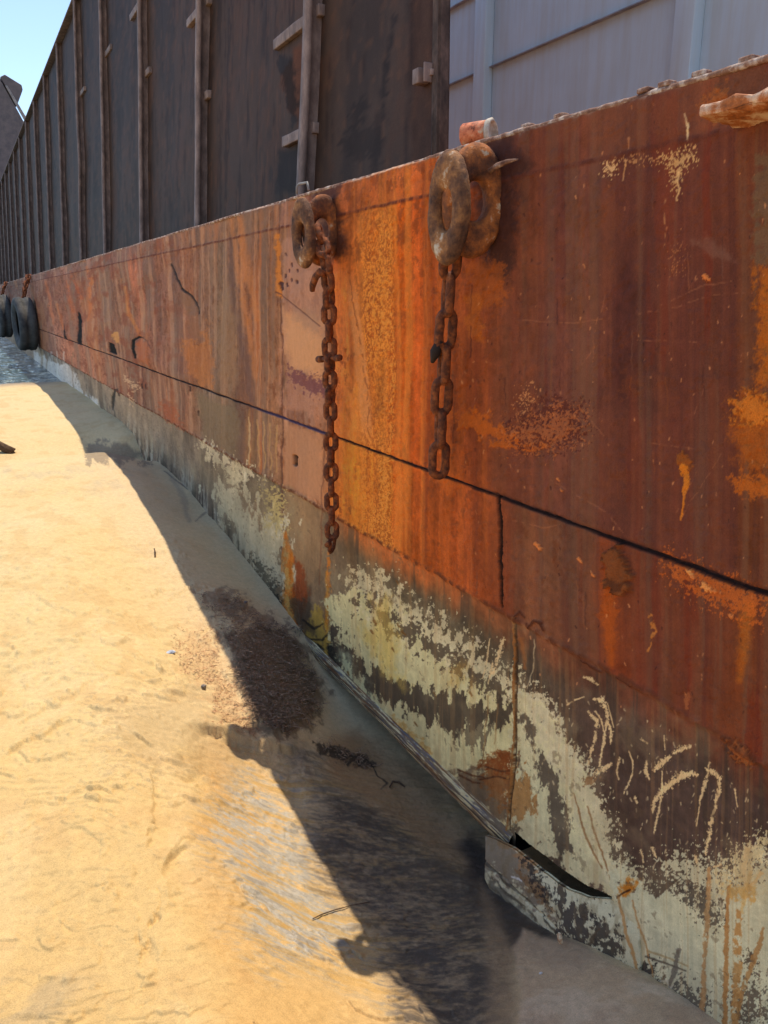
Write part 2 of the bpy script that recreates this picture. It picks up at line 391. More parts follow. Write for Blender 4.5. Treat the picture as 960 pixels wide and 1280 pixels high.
    o.poly([(946,335),(1000,330),(1000,480),(950,480)], (186,100,32), 16, .12, 9, a=.8, rust=1, fine=.6)
    o.poly([(916,503),(935,494),(1000,500),(1000,600),(930,590),(918,560)], (180,94,32), 18, .09, 12, a=.7, rust=1, fine=.6)
    o.poly([(918,500),(940,492),(985,505),(980,525),(940,530),(920,522)], (206,120,46), 18, .25, 4, a=.8, rust=1, dz=.004)
    o.poly([(908,600),(930,592),(990,600),(990,625),(930,618)], (190,100,36), 14, .2, 4, a=.8, rust=1)
    o.stroke([(853,572),(857,582)], [8,8], (150,84,36), .85, soft=2, rust=1, dz=.004)
    o.stroke([(855,584),(858,600),(855,625),(851,650)], [5,3.5,2,1], (212,124,42), .9, rust=1)
    o.stroke([(935,760),(930,800),(925,850)], [9,7,3], (190,104,34), .6, soft=5, rust=1)
    o.stroke([(810,770),(816,790),(806,820)], [3,3,1], (206,130,62), .75, rust=1, dash=.42)
    o.stroke([(762,720),(760,770),(762,830)], [7,10,4], (184,88,30), .65, soft=5, rust=1)
    o.poly([(757,690),(775,683),(790,715),(788,738),(772,744),(760,730)], (124,70,38), 9, .15, 2, a=.95, rust=1, dz=.016)
    o.poly([(762,720),(785,728),(776,744),(764,738)], (78,44,28), 7, .2, 2, a=.7, rust=1)
    o.poly([(835,697),(900,722),(955,748),(950,775),(890,752),(840,722)], (204,104,44), 34, .3, 2, a=.7, rust=1)
    for x, y, r in [(861,716,4.5),(884,735,5.5),(866,722,2.5),(914,770,3),(672,683,4),(726,700,3),(700,600,2),(705,612,2),(882,347,4),(742,718,2.5),(892,738,3)]:
        o.stroke([(x-r*.6,y-r*.4),(x+r*.6,y+r*.5)], [r*.7,r*.6], (232,148,84) if r > 4 else (214,126,70), .95, rust=1, dz=.004, jag=.6)
    o.poly([(905,925),(935,930),(950,955),(925,950)], (150,84,46), 12, .25, 2, a=.85, rust=1, dz=.006)
    o.stroke([(858,870),(857,885)], [4,2], (176,104,62), .6)
    # pale droppings under the upper weld
    o.poly([(826,196),(866,180),(868,200),(850,215),(846,240),(838,225),(830,205)], (216,172,114), 24, .4, 1.5, a=.8, octv=4, bias=6)
    o.poly([(755,205),(770,203),(768,214),(757,216)], (222,176,124), 14, .5, 1.5, a=.9)
    o.poly([(776,198),(826,192),(826,204),(780,206)], (206,150,98), 20, .5, 1.5, a=.7, seed=44, bias=6)
    o.stroke([(854,142),(858,158),(858,174)], [1.3,1.6,1], (226,196,150), .9); o.stroke([(786,172),(785,186)], [1.6,1], (190,130,90), .8)
    o.stroke([(846,215),(848,236),(845,250)], [1.4,1,.7], (222,180,124), .85); o.stroke([(781,200),(779,226)], [1,.6], (206,152,100), .8)
    o.stroke([(831,250),(830,300),(832,330)], [.9,.7], (190,132,84), .7, dash=.5)
    o.poly([(838,310),(850,300),(850,345),(836,340)], (200,130,80), 24, .5, 1.2, a=.5, seed=48, bias=9)
    o.poly([(868,305),(880,296),(915,318),(918,330),(890,322)], (124,86,74), 10, .08, 6, a=.55)
    for pts in ([(757,370),(744,405),(740,455)],[(826,382),(880,356),(926,350)],[(640,400),(720,404),(760,398)],[(800,392),(846,384),(880,372)],[(890,368),(940,366)],[(795,425),(870,428)],[(808,553),(870,562)],[(880,480),(868,520)],[(735,520),(755,545)],[(715,470),(738,440)],[(870,590),(846,640)],[(640,650),(680,660),(700,656)],[(690,600),(760,640),(800,690)],[(905,560),(850,650)]):
        o.stroke(pts, [.5,.7,.4], (176,112,78), .4, jag=.5, dash=.4)
    for k in range(260):
        x, y = RNG.uniform(560, 965), RNG.uniform(130, 900); r = RNG.uniform(.6, 1.7)
        o.stroke([(x,y-r),(x+RNG.uniform(-1,1),y+r)], [r*.6,r*.4], (214,144,96) if RNG.random() < .6 else (60,32,28), RNG.uniform(.35,.9))
    for k in range(60):
        x, y = RNG.uniform(560, 965), RNG.uniform(220, 780); l = RNG.uniform(8, 60)
        o.stroke([(x,y),(x+RNG.uniform(-1.5,1.5),y+l)], [.4,.9,.3], [(160,96,62),(64,34,30),(140,74,38),(116,80,64)][RNG.integers(4)], RNG.uniform(.2,.55), soft=1.0)
    gy = o.col.mean(1, keepdims=True)*np.array([[1.10, .99, .93]]); k_ = (.30*sm(345, 250, P))[:, None]; o.col += (gy - o.col)*k_
    # ---- left: tears, folds and holes of the plating, their unlit depth painted black
    blk = (14, 10, 9)
    o.poly([(97,388),(101,402),(102,431),(97,430),(96,405)], blk, 1, .2, .7, dz=-.008)
    o.poly([(80,404),(83,418),(84.5,424),(81,422)], blk, .5, .2, .6, dz=-.006)
    o.poly([(136,427),(142,431),(145,443),(137,440)], blk, 1, .2, .6, dz=-.008)
    o.poly([(140,418),(148,414),(151,424),(146,430)], (206,150,88), 3, .3, 1.2, a=.8)
    o.stroke([(170,447),(167,433),(168,425),(174,421),(180,422)], [1.4,1.6,1.5,1.0,.6], blk, 1, wobble=1.0, dz=-.006)
    o.stroke([(178,421),(186,426),(192,436)], [.9,.6], (110,70,56), .9)
    o.poly([(171,428),(178,423),(188,432),(190,460),(172,448)], (178,98,62), 3, .15, 2, a=.6, dz=.015)
    o.stroke([(213,330),(219,344),(226,360)], [.8,1.2,1.3], (34,22,18), .95, wobble=1.5, dz=-.006); o.stroke([(226,361),(236,368),(246,384),(248,392)], [1.4,1.4,.9], (30,20,16), .95, wobble=1.5, dz=-.006)
    o.poly([(225,364),(236,370),(246,388),(246,398),(232,392),(226,378)], (132,96,74), 3, .15, 2, a=.8)
    o.poly([(232,392),(246,398),(252,424),(240,430)], (138,94,70), 3, .15, 2, a=.6)
    o.poly([(226,424),(242,430),(252,424),(258,398),(262,430),(266,486),(246,476),(232,460)], (196,120,62), 9, .12, 4, a=.55, rust=.7, fine=.6)
    for x in range(230, 266, 3): o.stroke([(x,430+RNG.uniform(-4,12)),(x+4,460+RNG.uniform(0,26))], [.7,.4], (150,86,50), RNG.uniform(.15,.6), wobble=2)
    o.stroke([(143,488),(141,497),(140,512)], [1.4,1.8,1], (20,14,11), 1, wobble=1, dz=-.006); o.stroke([(143,488),(147,487),(148,494)], [1.4,1], (60,36,28), .9)
    o.stroke([(178,458),(178.5,505)], [.6,.5], (92,52,42), .8)
    for x, y in [(177,482),(183,483),(247,516),(238,486)]: o.stroke([(x,y-2),(x,y+2.5)], [1.2,1.0], (56,28,22), .95)
    o.poly([(200,505),(222,515),(228,535),(212,530)], (176,92,60), 14, .35, 2, a=.5, rust=1)
    o.poly([(155,472),(166,480),(172,482),(166,488)], (206,168,132), 8, .4, 1, a=.8); o.poly([(160,492),(168,500),(164,504)], (206,168,132), 8, .4, 1, a=.8)
    for pts, c in (([(60,365),(62,380),(66,400)], (206,140,112)),([(52,332),(58,352)],(200,146,124)),([(58,352),(62,380),(66,404)],(214,120,72)),([(104,322),(114,352),(110,400)],(206,114,58)),([(155,350),(160,390),(176,420)],(210,126,58)),([(90,340),(100,372)],(198,96,52)),([(72,380),(78,410)],(206,118,64)),([(84,352),(92,390)],(196,104,62))):
        o.stroke(pts, [1.2,2.6,1.6], c, .5, soft=1.8, rust=.7, dash=.3)
    for pts in ([(300,270),(310,330),(322,400)],[(288,268),(292,300),(306,380),(318,470)],[(298,275),(308,350)]): o.stroke(pts, [3,4,3], (196,124,72), .55, soft=3)
    o.stroke([(286,300),(292,380),(306,450),(314,500)], [2.5,4,3], (104,76,70), .55, soft=3)
    o.poly([(276,350),(292,360),(300,470),(285,500),(272,440)], (146,116,90), 8, .06, 6, a=.6)
    # ---- lower left: mud-coloured paint, white runs by the sand
    o.poly([(246,492),(300,514),(298,575),(254,548)], (126,106,82), 5, .1, 4, a=.75)
    for x in (312,322,330,338,345): o.stroke([(x,522+(x-312)*.3),(x+1,580+(x-312)*.3)], [.8,1.2,.7], (196,150,96) if x % 4 else (212,180,132), .7)
    o.poly([(250,560),(258,550),(270,566),(300,580),(330,598),(300,590),(270,580)], (212,196,162), 16, .4, 1.2, a=.85, aniso=2.5, seed=61)
    o.poly([(284,590),(296,584),(306,598),(296,606),(286,602)], (216,202,166), 8, .3, 1.5, a=.9)
    o.poly([(270,612),(300,608),(330,640),(350,655),(352,740),(330,715),(296,670),(272,640)], (214,202,170), 40, .12, 2, a=.9, aniso=3, seed=62, octv=5)
    o.poly([(300,660),(330,690),(352,700),(352,760),(330,735),(300,690)], (208,200,172), 26, .1, 3, a=.8, aniso=2, seed=63)
    o.poly([(300,618),(318,628),(326,660),(312,650)], (120,92,70), 16, .2, 2, a=.8, aniso=3)
    o.poly([(335,610),(352,618),(352,662),(338,655)], (206,182,116), 24, .35, 1.5, a=.8, seed=64)
    o.poly([(318,700),(340,720),(356,760),(344,752),(326,728)], (44,42,36), 18, .35, 2, a=.85, seed=65)
    wst = fbm(P/3.5, V*1.5, 4, 67, .6)
    o.over(sm(.50, .62, wst)*sm(0, 60, Q - (373 + .86*(P+57)) + 62)*sm(330, 250, P)*sm(40,60,P)*.75*lowm, (206,198,178))
    o.over(sm(.52, .62, fbm(P/2.2, V*2, 4, 68, .6))*sm(-30, 10, Q - (373 + .93*(P+57)) + 30)*sm(340, 300, P)*sm(110,150,P)*.8, (62,58,48))
    # far pale blue-white primer near the water
    o.poly([(44,440),(62,446),(84,456),(96,470),(104,488),(120,505),(60,505),(46,470)], (214,210,206), 9, .18, 2, a=.95, aniso=3, seed=69)
    for x in (52,58,64,72,80,90): o.stroke([(x,440),(x+1.5,490)], [.8,1.6,.8], (140,110,84) if x % 8 else (226,220,210), .6)
    # ---- rust runs and slime beside the first chain
    o.poly([(354,668),(366,690),(372,760),(376,800),(366,790),(354,760)], (204,112,34), 9, .12, 3, a=.9, aniso=3, rust=1)
    o.poly([(368,700),(380,705),(384,745),(376,775),(370,745)], (150,66,28), 7, .15, 3, a=.8, aniso=3, rust=1)
    o.poly([(355,670),(360,690),(366,790),(358,775)], (196,168,104), 6, .15, 2, a=.6)
    o.stroke([(409,715),(409,750),(408,800),(406,840)], [1.4,2,3,5], (196,124,42), .9, soft=2, rust=1); o.stroke([(412,690),(412,745)], [2.2,2.0], (204,118,48), .9, dash=.3, rust=1)
    o.poly([(380,770),(406,760),(420,820),(412,866),(396,836),(380,806)], (190,152,66), 14, .14, 3, a=.8, aniso=2, seed=71)
    o.poly([(360,745),(384,752),(394,790),(372,792)], (84,66,50), 12, .14, 4, a=.75, aniso=2)
    for pts in ([(376,790),(388,800),(402,800),(412,790)],[(380,775),(392,786),(404,780)],[(384,812),(396,806),(404,812)]): o.stroke(pts, [1,1.6,1], (40,32,26), .8)
    o.poly([(410,806),(424,805),(432,812),(426,858),(412,845)], (30,28,26), 4, .15, 2, a=.95, seed=72)
    o.poly([(386,800),(400,806),(402,824),(388,818)], (34,32,30), 4, .15, 2, a=.9, seed=73)
    # ---- cream paint, left field
    cream = (212,200,150)
    for pts, sd_ in (([(412,735),(440,718),(470,724),(500,742),(540,772),(580,800),(620,832),(648,850),(642,1040),(540,975),(450,890),(424,862)], 181),([(646,862),(668,866),(700,900),(726,945),(750,1000),(768,1060),(770,1120),(690,1078),(640,1020)], 182),([(762,1120),(775,1070),(800,1090),(840,1080),(880,1074),(930,1060),(1010,1040),(1010,1320),(760,1320)], 183),([(240,580),(300,585),(352,640),(352,760),(300,690)], 184)):
        o.poly(pts, (150,136,108), 34, .06, 14, a=.40, octv=5, aniso=1.6, seed=sd_)
    o.poly([(412,752),(426,742),(440,735),(470,742),(500,760),(540,790),(580,822),(620,856),(646,868),(642,1040),(600,1020),(540,975),(490,930),(450,890),(424,862),(424,812),(414,790)], cream, 20, .07, 2.4, a=1, octv=6, aniso=1.6, seed=81, rust=.1, dz=.0012)
    o.poly([(438,722),(455,716),(490,738),(540,770),(570,795),(600,822),(640,850),(640,872),(600,856),(540,812),(490,775),(450,745)], (214,200,160), 44, .2, 1.4, a=.9, octv=5, aniso=1.7, seed=82)
    o.poly([(446,738),(475,756),(520,784),(560,812),(600,845),(640,866),(640,878),(590,852),(530,810),(480,780),(450,756)], (84,70,56), 30, .17, 1.6, a=.85, octv=5, aniso=1.6, seed=83)
    o.poly([(416,788),(428,792),(446,818),(466,838),(500,850),(540,866),(580,872),(610,880),(643,884),(643,900),(610,905),(585,912),(560,916),(520,898),(480,874),(450,852),(432,830),(418,805)], (78,66,54), 26, .13, 1.8, a=.93, octv=5, aniso=2.6, seed=84)
    o.poly([(560,900),(600,898),(615,905),(600,935),(575,925)], (92,78,62), 34, .25, 1.6, a=.7, octv=5, aniso=3.5, seed=85)
    o.poly([(462,745),(492,760),(500,850),(478,842),(464,800)], (216,178,84), 26, .06, 12, a=.55, aniso=2)
    o.poly([(566,818),(582,826),(584,862),(570,856)], (206,160,84), 18, .1, 7, a=.5, aniso=2)
    o.poly([(424,812),(450,850),(500,900),(470,905),(430,862)], (196,200,160), 14, .08, 8, a=.6)
    o.poly([(450,898),(480,912),(520,945),(560,978),(590,1005),(575,1010),(520,972),(480,938)], (88,84,92), 16, .13, 3, a=.8, octv=5, aniso=.7, seed=86)
    o.poly([(476,892),(500,902),(520,918),(536,940),(520,936),(492,914)], (196,154,88), 12, .14, 3, a=.75, rust=.5)
    o.poly([(556,970),(600,960),(642,955),(643,1035),(612,1022),(575,1000)], (100,80,64), 16, .1, 6, a=.85, octv=5)
    o.poly([(600,958),(622,942),(642,935),(642,1000),(625,1010),(610,990)], (142,88,48), 16, .12, 5, a=.9, aniso=.6, rust=.7)
    o.poly([(605,955),(625,942),(641,938),(640,968),(620,966)], (128,64,28), 16, .2, 2.5, a=.8, rust=.9, seed=88)
    for pts in ([(571,962),(590,970),(604,972)],[(572,968),(590,978),(600,980)],[(606,958),(625,964),(640,964)],[(600,975),(620,970),(640,975)]): o.stroke(pts, [1,1.2,.6], (80,46,28), .85)
    for x, y in [(498,728),(590,868),(470,778),(466,790),(500,782),(506,792),(444,860),(520,905),(436,842),(545,868),(492,812)]: o.stroke([(x-1.5,y-2),(x+1,y+2)], [1.4,1.0], (122,82,40), .8, rust=1)
    o.poly([(595,796),(600,795),(599,803),(594,803)], (206,190,160), 4, .4, 1, a=.85)
    for pts in ([(610,870),(606,910),(605,950)],[(622,880),(618,930)]): o.stroke(pts, [.5,.6,.4], (150,110,66), .7)
    # ---- cream paint, right of the butt joint
    o.poly([(646,870),(662,872),(690,900),(716,945),(736,985),(752,1030),(764,1080),(768,1122),(735,1108),(690,1078),(650,1045),(640,1020),(642,930)], (212,202,160), 18, .08, 2.2, octv=6, aniso=1.5, seed=91, rust=.1, dz=.0012)
    o.poly([(655,868),(668,876),(700,925),(728,965),(752,1020),(768,1095),(752,1100),(735,1030),(705,970),(680,925)], (210,198,162), 36, .24, 1.5, a=.95, octv=5, aniso=1.4, seed=92, bias=-4)
    o.poly([(650,896),(664,910),(676,945),(690,965),(698,990),(704,1010),(708,1040),(712,1062),(700,1072),(690,1050),(686,1010),(678,985),(668,950),(656,925)], (84,72,62), 20, .13, 2.0, a=.85, octv=5, aniso=2.2, seed=93)
    o.poly([(636,1000),(644,960),(656,970),(668,1000),(660,1022),(640,1026)], (170,118,66), 24, .2, 2.4, a=.85, octv=5, aniso=1.8, rust=.6, seed=94)
    o.stroke([(643,772),(644,800),(643,860),(644,900),(641,950),(638,1000),(634,1040)], [2,2.4,2,1.6,1.4,1.0], (150,96,50), .85, rust=.9, dz=.006, wobble=1.5)
    o.stroke([(645.5,772),(646,860),(644,950),(637,1040)], [.7,.8,.7,.6], (58,40,28), .8, wobble=1.0, dz=-.004)
    o.stroke([(652,800),(655,835)], [2.5,1.5], (150,90,48), .7, soft=2); o.stroke([(668,800),(664,835),(658,860)], [.5,.6,.4], (196,176,140), .8)
    for pts in ([(716,992),(726,1030),(738,1060),(752,1085)],[(732,1008),(742,1040),(752,1065),(764,1100)]): o.stroke(pts, [.8,1.4,1.0], (150,108,70), .85)
    # ---- right bottom field
    o.poly([(762,1128),(768,1096),(778,1082),(800,1108),(820,1118),(845,1112),(880,1130),(920,1120),(965,1110),(1010,1110),(1010,1320),(760,1320)], (208,202,168), 24, .09, 2.2, octv=6, aniso=1.2, seed=101, rust=.1, dz=.0012)
    o.poly([(836,1080),(870,1074),(920,1100),(960,1060),(1000,1040),(1000,1140),(940,1150),(880,1140),(850,1110)], (204,196,162), 60, .3, 1.3, a=.95, octv=5, seed=102)
    o.poly([(960,1050),(925,1062),(900,1110),(940,1100)], (214,196,150), 36, .3, 1.4, a=.9, octv=5, seed=103)
    o.poly([(772,1085),(780,1078),(806,1105),(800,1110)], (206,196,160), 26, .3, 1.3, a=.9, octv=4, seed=104)
    o.poly([(850,1100),(880,1115),(905,1150),(890,1155),(862,1125)], (78,68,60), 34, .26, 1.5, a=.85, octv=5, seed=105)
    o.poly([(790,1215),(815,1205),(830,1230),(822,1252),(800,1240)], (62,56,52), 24, .2, 1.5, a=.9, octv=5, seed=106)
    o.poly([(815,1240),(850,1230),(880,1250),(880,1300),(820,1280)], (96,88,78), 40, .25, 1.6, a=.85, octv=5, seed=107)
    o.poly([(920,1240),(945,1225),(955,1270),(930,1290)], (92,78,66), 40, .3, 1.6, a=.8, octv=5, seed=108)
    o.poly([(930,1195),(944,1188),(946,1204),(934,1210)], (70,56,46), 14, .3, 1.3, a=.8)
    o.poly([(772,1108),(782,1100),(796,1104),(790,1116),(776,1120)], (206,124,42), 8, .2, 4, a=.95, rust=1)
    o.stroke([(770,1122),(778,1116),(786,1112)], [1.3,1], (70,40,24), .9)
    tan = (186,138,86)
    o.stroke([(772,1122),(780,1152),(790,1188),(798,1222)], [1.6,2.2,2,1], tan, .85); o.stroke([(789,1126),(800,1160),(810,1196),(821,1240)], [.9,1.3,1], tan, .85)
    o.stroke([(888,1085),(884,1150),(880,1200),(877,1280)], [2.2,3.4,3,4], (186,140,92), .85, dash=.2); o.stroke([(912,1107),(910,1180),(907,1230),(905,1280)], [2,3,3,3], (176,120,66), .85)
    o.stroke([(926,1140),(922,1200),(918,1280)], [3,6,5], (186,132,74), .85, dash=.25); o.stroke([(956,1160),(945,1195),(934,1225),(922,1260)], [2,4,3,2], (176,126,74), .8, dash=.2)
    o.stroke([(940,1090),(932,1110),(930,1140)], [2,2.6,1.6], (208,176,120), .9); o.stroke([(936,1060),(930,1082),(934,1110)], [3,3,2], (216,186,136), .9, dash=.25)
    o.stroke([(952,1090),(942,1104),(936,1112)], [2.4,2], (212,172,116), .85); o.poly([(908,1110),(930,1104),(944,1112),(940,1124),(914,1122)], (206,158,88), 14, .2, 2, a=.8)
    o.stroke([(806,1196),(830,1204),(856,1214)], [1,1.2,.8], (90,80,68), .85); o.stroke([(810,1190),(834,1198),(858,1208)], [1.2,1.2,.8], (176,150,106), .85)
    o.stroke([(846,1188),(844,1212),(836,1236)], [3,3.4,2], (110,100,88), .75); o.stroke([(770,1230),(784,1215),(792,1200)], [3,2.5,2], (150,128,96), .8)
    o.stroke([(752,1164),(742,1176),(734,1186)], [1.6,2.2,1.4], (96,80,62), .85)
    for k in range(26):
        x, y = RNG.uniform(800, 850), RNG.uniform(1225, 1275); a_ = RNG.uniform(0, 6.28); l = RNG.uniform(4, 12)
        o.stroke([(x,y),(x+l*math.cos(a_),y+l*math.sin(a_)*.6),(x+l*math.cos(a_+.7)*1.6,y+l*math.sin(a_+.7))], [1,1.5,.8], [(186,170,136),(206,196,170),(120,100,76)][k % 3], .85)
    # ---- scratches down to the cream undercoat
    sc_ = (228,196,146)
    for pts, ws in (
        ([(727,847),(736,850),(744,856)], [1,2,1.2]), ([(741,875),(750,877),(756,888),(757,900),(754,916),(748,957)], [2,3,2.4,2,1.6,1.2]),
        ([(733,890),(739,897),(744,902)], [1,1.8,1.4]), ([(744,901),(741,925),(736,945),(733,956)], [1.8,1.6,1]), ([(742,890),(749,900),(754,920)], [.8,1,.7]),
        ([(744,967),(754,961),(763,955)], [2,3.4,1.4]), ([(758,905),(762,915),(761,930)], [1.4,2,1]), ([(816,963),(826,954),(836,946)], [2,4,2]), ([(840,942),(850,936),(862,934)], [1.6,3,2]),
        ([(815,1014),(816,1004),(820,997),(828,988),(840,978),(852,970),(864,967),(872,969)], [1.6,2,2.4,3.2,4,4.4,3,1.4]), ([(882,961),(892,966),(900,973),(899,988)], [1.4,2.6,2.4,1.4]),
        ([(899,988),(893,1015),(888,1040),(883,1066)], [2,1.8,2.2,1.6]), ([(887,953),(884,970),(881,980)], [1,1.4,2.2]), ([(880,984),(876,1000),(871,1032)], [2,1,.7]),
        ([(827,955),(826,990),(821,1020),(817,1042)], [.7,1,1.4,.8]), ([(627,800),(622,820),(616,842)], [2.4,2.2,1.2]), ([(611,799),(607,825),(603,848)], [.6,.9,.6]), ([(615,830),(610,855)], [1.2,.8]),
        ([(784,940),(789,955),(789,970),(780,992)], [.7,1,.8]), ([(772,948),(770,965),(773,975)], [1.4,1,.7]), ([(806,952),(804,965),(810,975)], [1.2,2,1]), ([(793,998),(795,1004)], [1.6,1]),
        ([(706,882),(716,876),(728,872)], [.6,.8,.5]), ([(757,880),(765,910)], [.5,.4]), ([(800,925),(808,930)], [1,.6]), ([(829,920),(829,938)], [.5,.6]), ([(920,985),(924,1008)], [.8,.6]),
        ([(893,1083),(902,1080)], [1,1.6]), ([(870,1070),(872,1078)], [1.6,1.2]), ([(800,1063),(803,1078)], [1.4,1]), ([(815,1060),(820,1072)], [1.6,1.2])):
        o.stroke(pts, ws, sc_, .95, soft=.7, jag=.8, rust=.1, freq=.6, wobble=1.6, dash=.22)
    o.poly([(730,972),(738,968),(746,972),(740,984),(732,982)], (150,112,76), 8, .3, 1.6, a=.9)
    for k in range(240):
        x, y = RNG.uniform(660, 960), RNG.uniform(860, 1110)
        if y < 873 + (x-760)*.52: continue
        r = RNG.uniform(.4, 1.5); o.stroke([(x,y-r),(x+RNG.uniform(-2,2),y+r*RNG.uniform(1,3))], [r*.6,r*.3], (214,192,150), RNG.uniform(.4,.95))
    dr1 = fbm(P/4.5, V*1.8, 4, 141, .6); dr2 = fbr(U*34, V*34, 4, 143, .6); dr3 = fbr(U*7, V*7, 4, 145, .6)
    o.col *= (1 + lowm*(.20*(dr1-.5) + .20*(dr2-.5) + .24*(dr3-.5))*np.array(1.0))[:, None]
    T.over(lowm*.25*sm(.58, .70, dr1)*sm(400, 440, P), (150,112,72)); T.over(lowm*.4*sm(.66, .74, dr2), (92,72,54)); T.over(lowm*.25*sm(.60, .72, dr3), (140,124,94))
    # ---- weld seams, grooves, rim
    n5 = fbm(U*40, V*40, 3, 111, .6)
    dW1 = np.abs(V - ZW1 - wob*.5); o.over(sm(.010, .002, dW1)*(.35 + .5*sm(.42,.6,n5)), (92,48,38), .8); o.D += .004*sm(.012, .0, dW1)*n5
    dW2 = np.abs(V - v2); o.over(sm(.014, .003, dW2)*sm(.35, .6, n5)*.8, (104,56,34), 1); o.D += .006*sm(.016, .0, dW2)*(n5+.3)
    gw = .0022 + .0055*fbm(U*9, V*0, 5, 117, .65) + .0015*sm(600, 900, P)
    dG = np.abs(V - ZGR + wob*.35); o.over(sm(gw*1.5, gw*.6, dG), (34,22,24), .8); o.D -= .012*sm(gw*1.4, gw*.4, dG)
    o.over(sm(gw*3.2, gw*1.2, dG)*(V > ZGR)*.7*sm(.35,.6,n5), (74,46,48)); o.D += .006*sm(0, .02, V-ZGR)*sm(.3,.0,V-ZGR)
    o.over(sm(300, 340, P)*sm(420, 405, P)*sm(gw*2.2, gw, dG)*.7, (86,70,110))
    o.stroke([(622,618),(625,650),(626,700),(628,758)], [2.0,2.2,2.4,1.6], (38,22,18), 1, soft=.7, jag=.2, dz=-.010, wobble=1.2)
    o.stroke([(615,620),(619,690),(622,750)], [3,3,2], (170,88,44), .35, soft=4)
    for pts in ([(661,785),(668,776),(676,778),(679,788)],[(645,770),(650,765),(656,772)],[(726,826),(740,836),(748,840)],[(768,846),(786,858)]): o.stroke(pts, [1.2,2,1.2], (84,44,28), .85, rust=1, dz=.005)
    rim = sm(.024, .0, ZTOP - V + (n5-.5)*.03); o.over(rim*(.5+.4*sm(420,380,P)), (118,88,78)); o.D -= .012*sm(.012, .0, ZTOP - V)
    o.over(sm(.014, .002, ZTOP - V + (n5-.5)*.02)*.8, (190,166,150))
    o.poly([(640,150),(760,120),(960,70),(960,140),(900,160),(800,180)], (132,74,48), 40, .05, 10, a=.35, rust=.7)
    o.poly([(890,100),(960,80),(1000,80),(1000,150),(905,150),(880,140)], (112,70,52), 26, .12, 4, a=.8, rust=1)
    o.poly([(880,118),(905,104),(915,135),(890,150),(878,140)], (164,92,48), 18, .16, 3, a=.75, rust=1)
    # relief: dents, corrosion
    o.D += (fbm(U*1.4, V*1.6, 4, 121)-.5)*.03 + (fbm(U*5, V*5, 4, 123)-.5)*.010 + (g2-.5)*.0035*o.rust
    o.D += sm(300, 200, P)*(fbm(U*.9 + V*1.7, V*2.6 - U*.3, 4, 127)-.5)*.045*sm(ZGR-.05, ZGR+.1, V)*sm(ZTOP, ZTOP-.15, V)
    o.D += .004*sm(.52, .62, fbm(U*25, V*25, 5, 131, .65))*o.rust
    o.D = np.where(out, o.D*.5, o.D)
    return np.clip(o.col, 4, 245), np.clip(o.rust, 0, 1), o.D, P, Q
def albedo(col, gain):
    return np.clip(lin(col)*gain, .004, .82)

mHull = painted_field('rusted_hull_paint', rough=.76, grain=260, gvar=.30, bump=.6, dist=.003, spec=.14)
pxs = np.concatenate([np.linspace(1130, 560, 620), np.linspace(559.2, 60, 520)[0:], np.linspace(59, -10, 60)])
Ys = np.array([on_x(p, 520)[1] for p in pxs]); Ys = Ys[(Ys > 0) & (Ys < 40)]; Ys = np.concatenate([Ys, np.linspace(Ys[-1]+.5, 115, 40)])
Ys = np.concatenate([np.linspace(-7, Ys[0]-.05, 60), Ys])
Zs = np.linspace(ZBOT - .12, ZTOP, 760)
UU, VV = np.meshgrid(Ys, Zs)
U, V = UU.ravel(), VV.ravel()
col, rust, D, HP, HQ = hull_field(U, V)
co = np.stack([-D, U, V], -1)
# the torn edge: plating right of the butt joint ends above the crack, left of it at the chine
crack = np.interp(HP, [560, 600, 634, 645, 700, 735, 764, 765.5, 2000], [1e4, 1e4, 1e4, 1040, 1085, 1108, 1121, 1e4, 1e4])
bottom = np.where(HP < 640, ZBOT, -9)
inside = (HQ < crack + .6) & (V >= bottom - .002)
ins = inside.reshape(UU.shape)
keep = ins[:-1, :-1] & ins[:-1, 1:] & ins[1:, 1:] & ins[1:, :-1]

barge = empty('barge', (0, 0, ZTOP))
tag(barge, 'long rusty orange-brown barge aground on the sand with a tall dark bin wall on deck', 'barge')
bpy.context.view_layer.update()
def bpart(name, me, mat, parent=barge, smooth=True):
    o = link(name, me, mat, parent, smooth)
    p = parent; z = Vector((0, 0, 0))
    while p is not None: z += p.location; p = p.parent
    o.location = -z
    return o
hp = bpart('hull_plating', mesh_np('hull_plating', co, grid_quads(*UU.shape, keep=keep, flip=True), {'col': albedo(col, HULL_GAIN), 'rust': rust}), mHull)
#==PART3==
# ------------------------------------------------------------------ barge: chine, torn strip, deck, ends
def strip_mesh(name, rows, nsub=None):
    """rows: list of equally long lists of 3D points"""
    a = np.array(rows, float); nr, nc = a.shape[:2]
    return a, nr, nc
# layered rubbing strip along the bottom edge (seen on the left of the butt joint)
yA, yB = on_x(642, 1046)[1], 9.0
ys = np.concatenate([np.linspace(yA, 4.6, 420), np.linspace(4.65, yB, 80)])
prof = [(0.003, .014), (-.012, .004), (-.020, -.012), (-.023, -.030), (-.021, -.046), (-.013, -.060), (.004, -.066), (.04, -.068), (.12, -.068)]
pr = np.array([np.interp(np.linspace(0, len(prof)-1, 60), np.arange(len(prof)), [p[k] for p in prof]) for k in range(2)]).T
YY, KK = np.meshgrid(ys, np.arange(60), indexing='ij'); YYf = YY.ravel(); K = KK.ravel()
nn = fbm(YYf*7, K*.22, 5, 201, .65); nw = fbm(YYf*3, K*0, 3, 203)
cx = pr[K, 0]*(.9 + .2*nw) + (nn-.5)*.008; cz = ZBOT + pr[K, 1]*(1.0 + .2*(nw-.5)) + (fbm(YYf*9, K*.1, 4, 207)-.5)*.006
cc = np.tile(np.array([112., 96, 76]), (len(K), 1))
T = Painter(YYf, cz*10, cc)
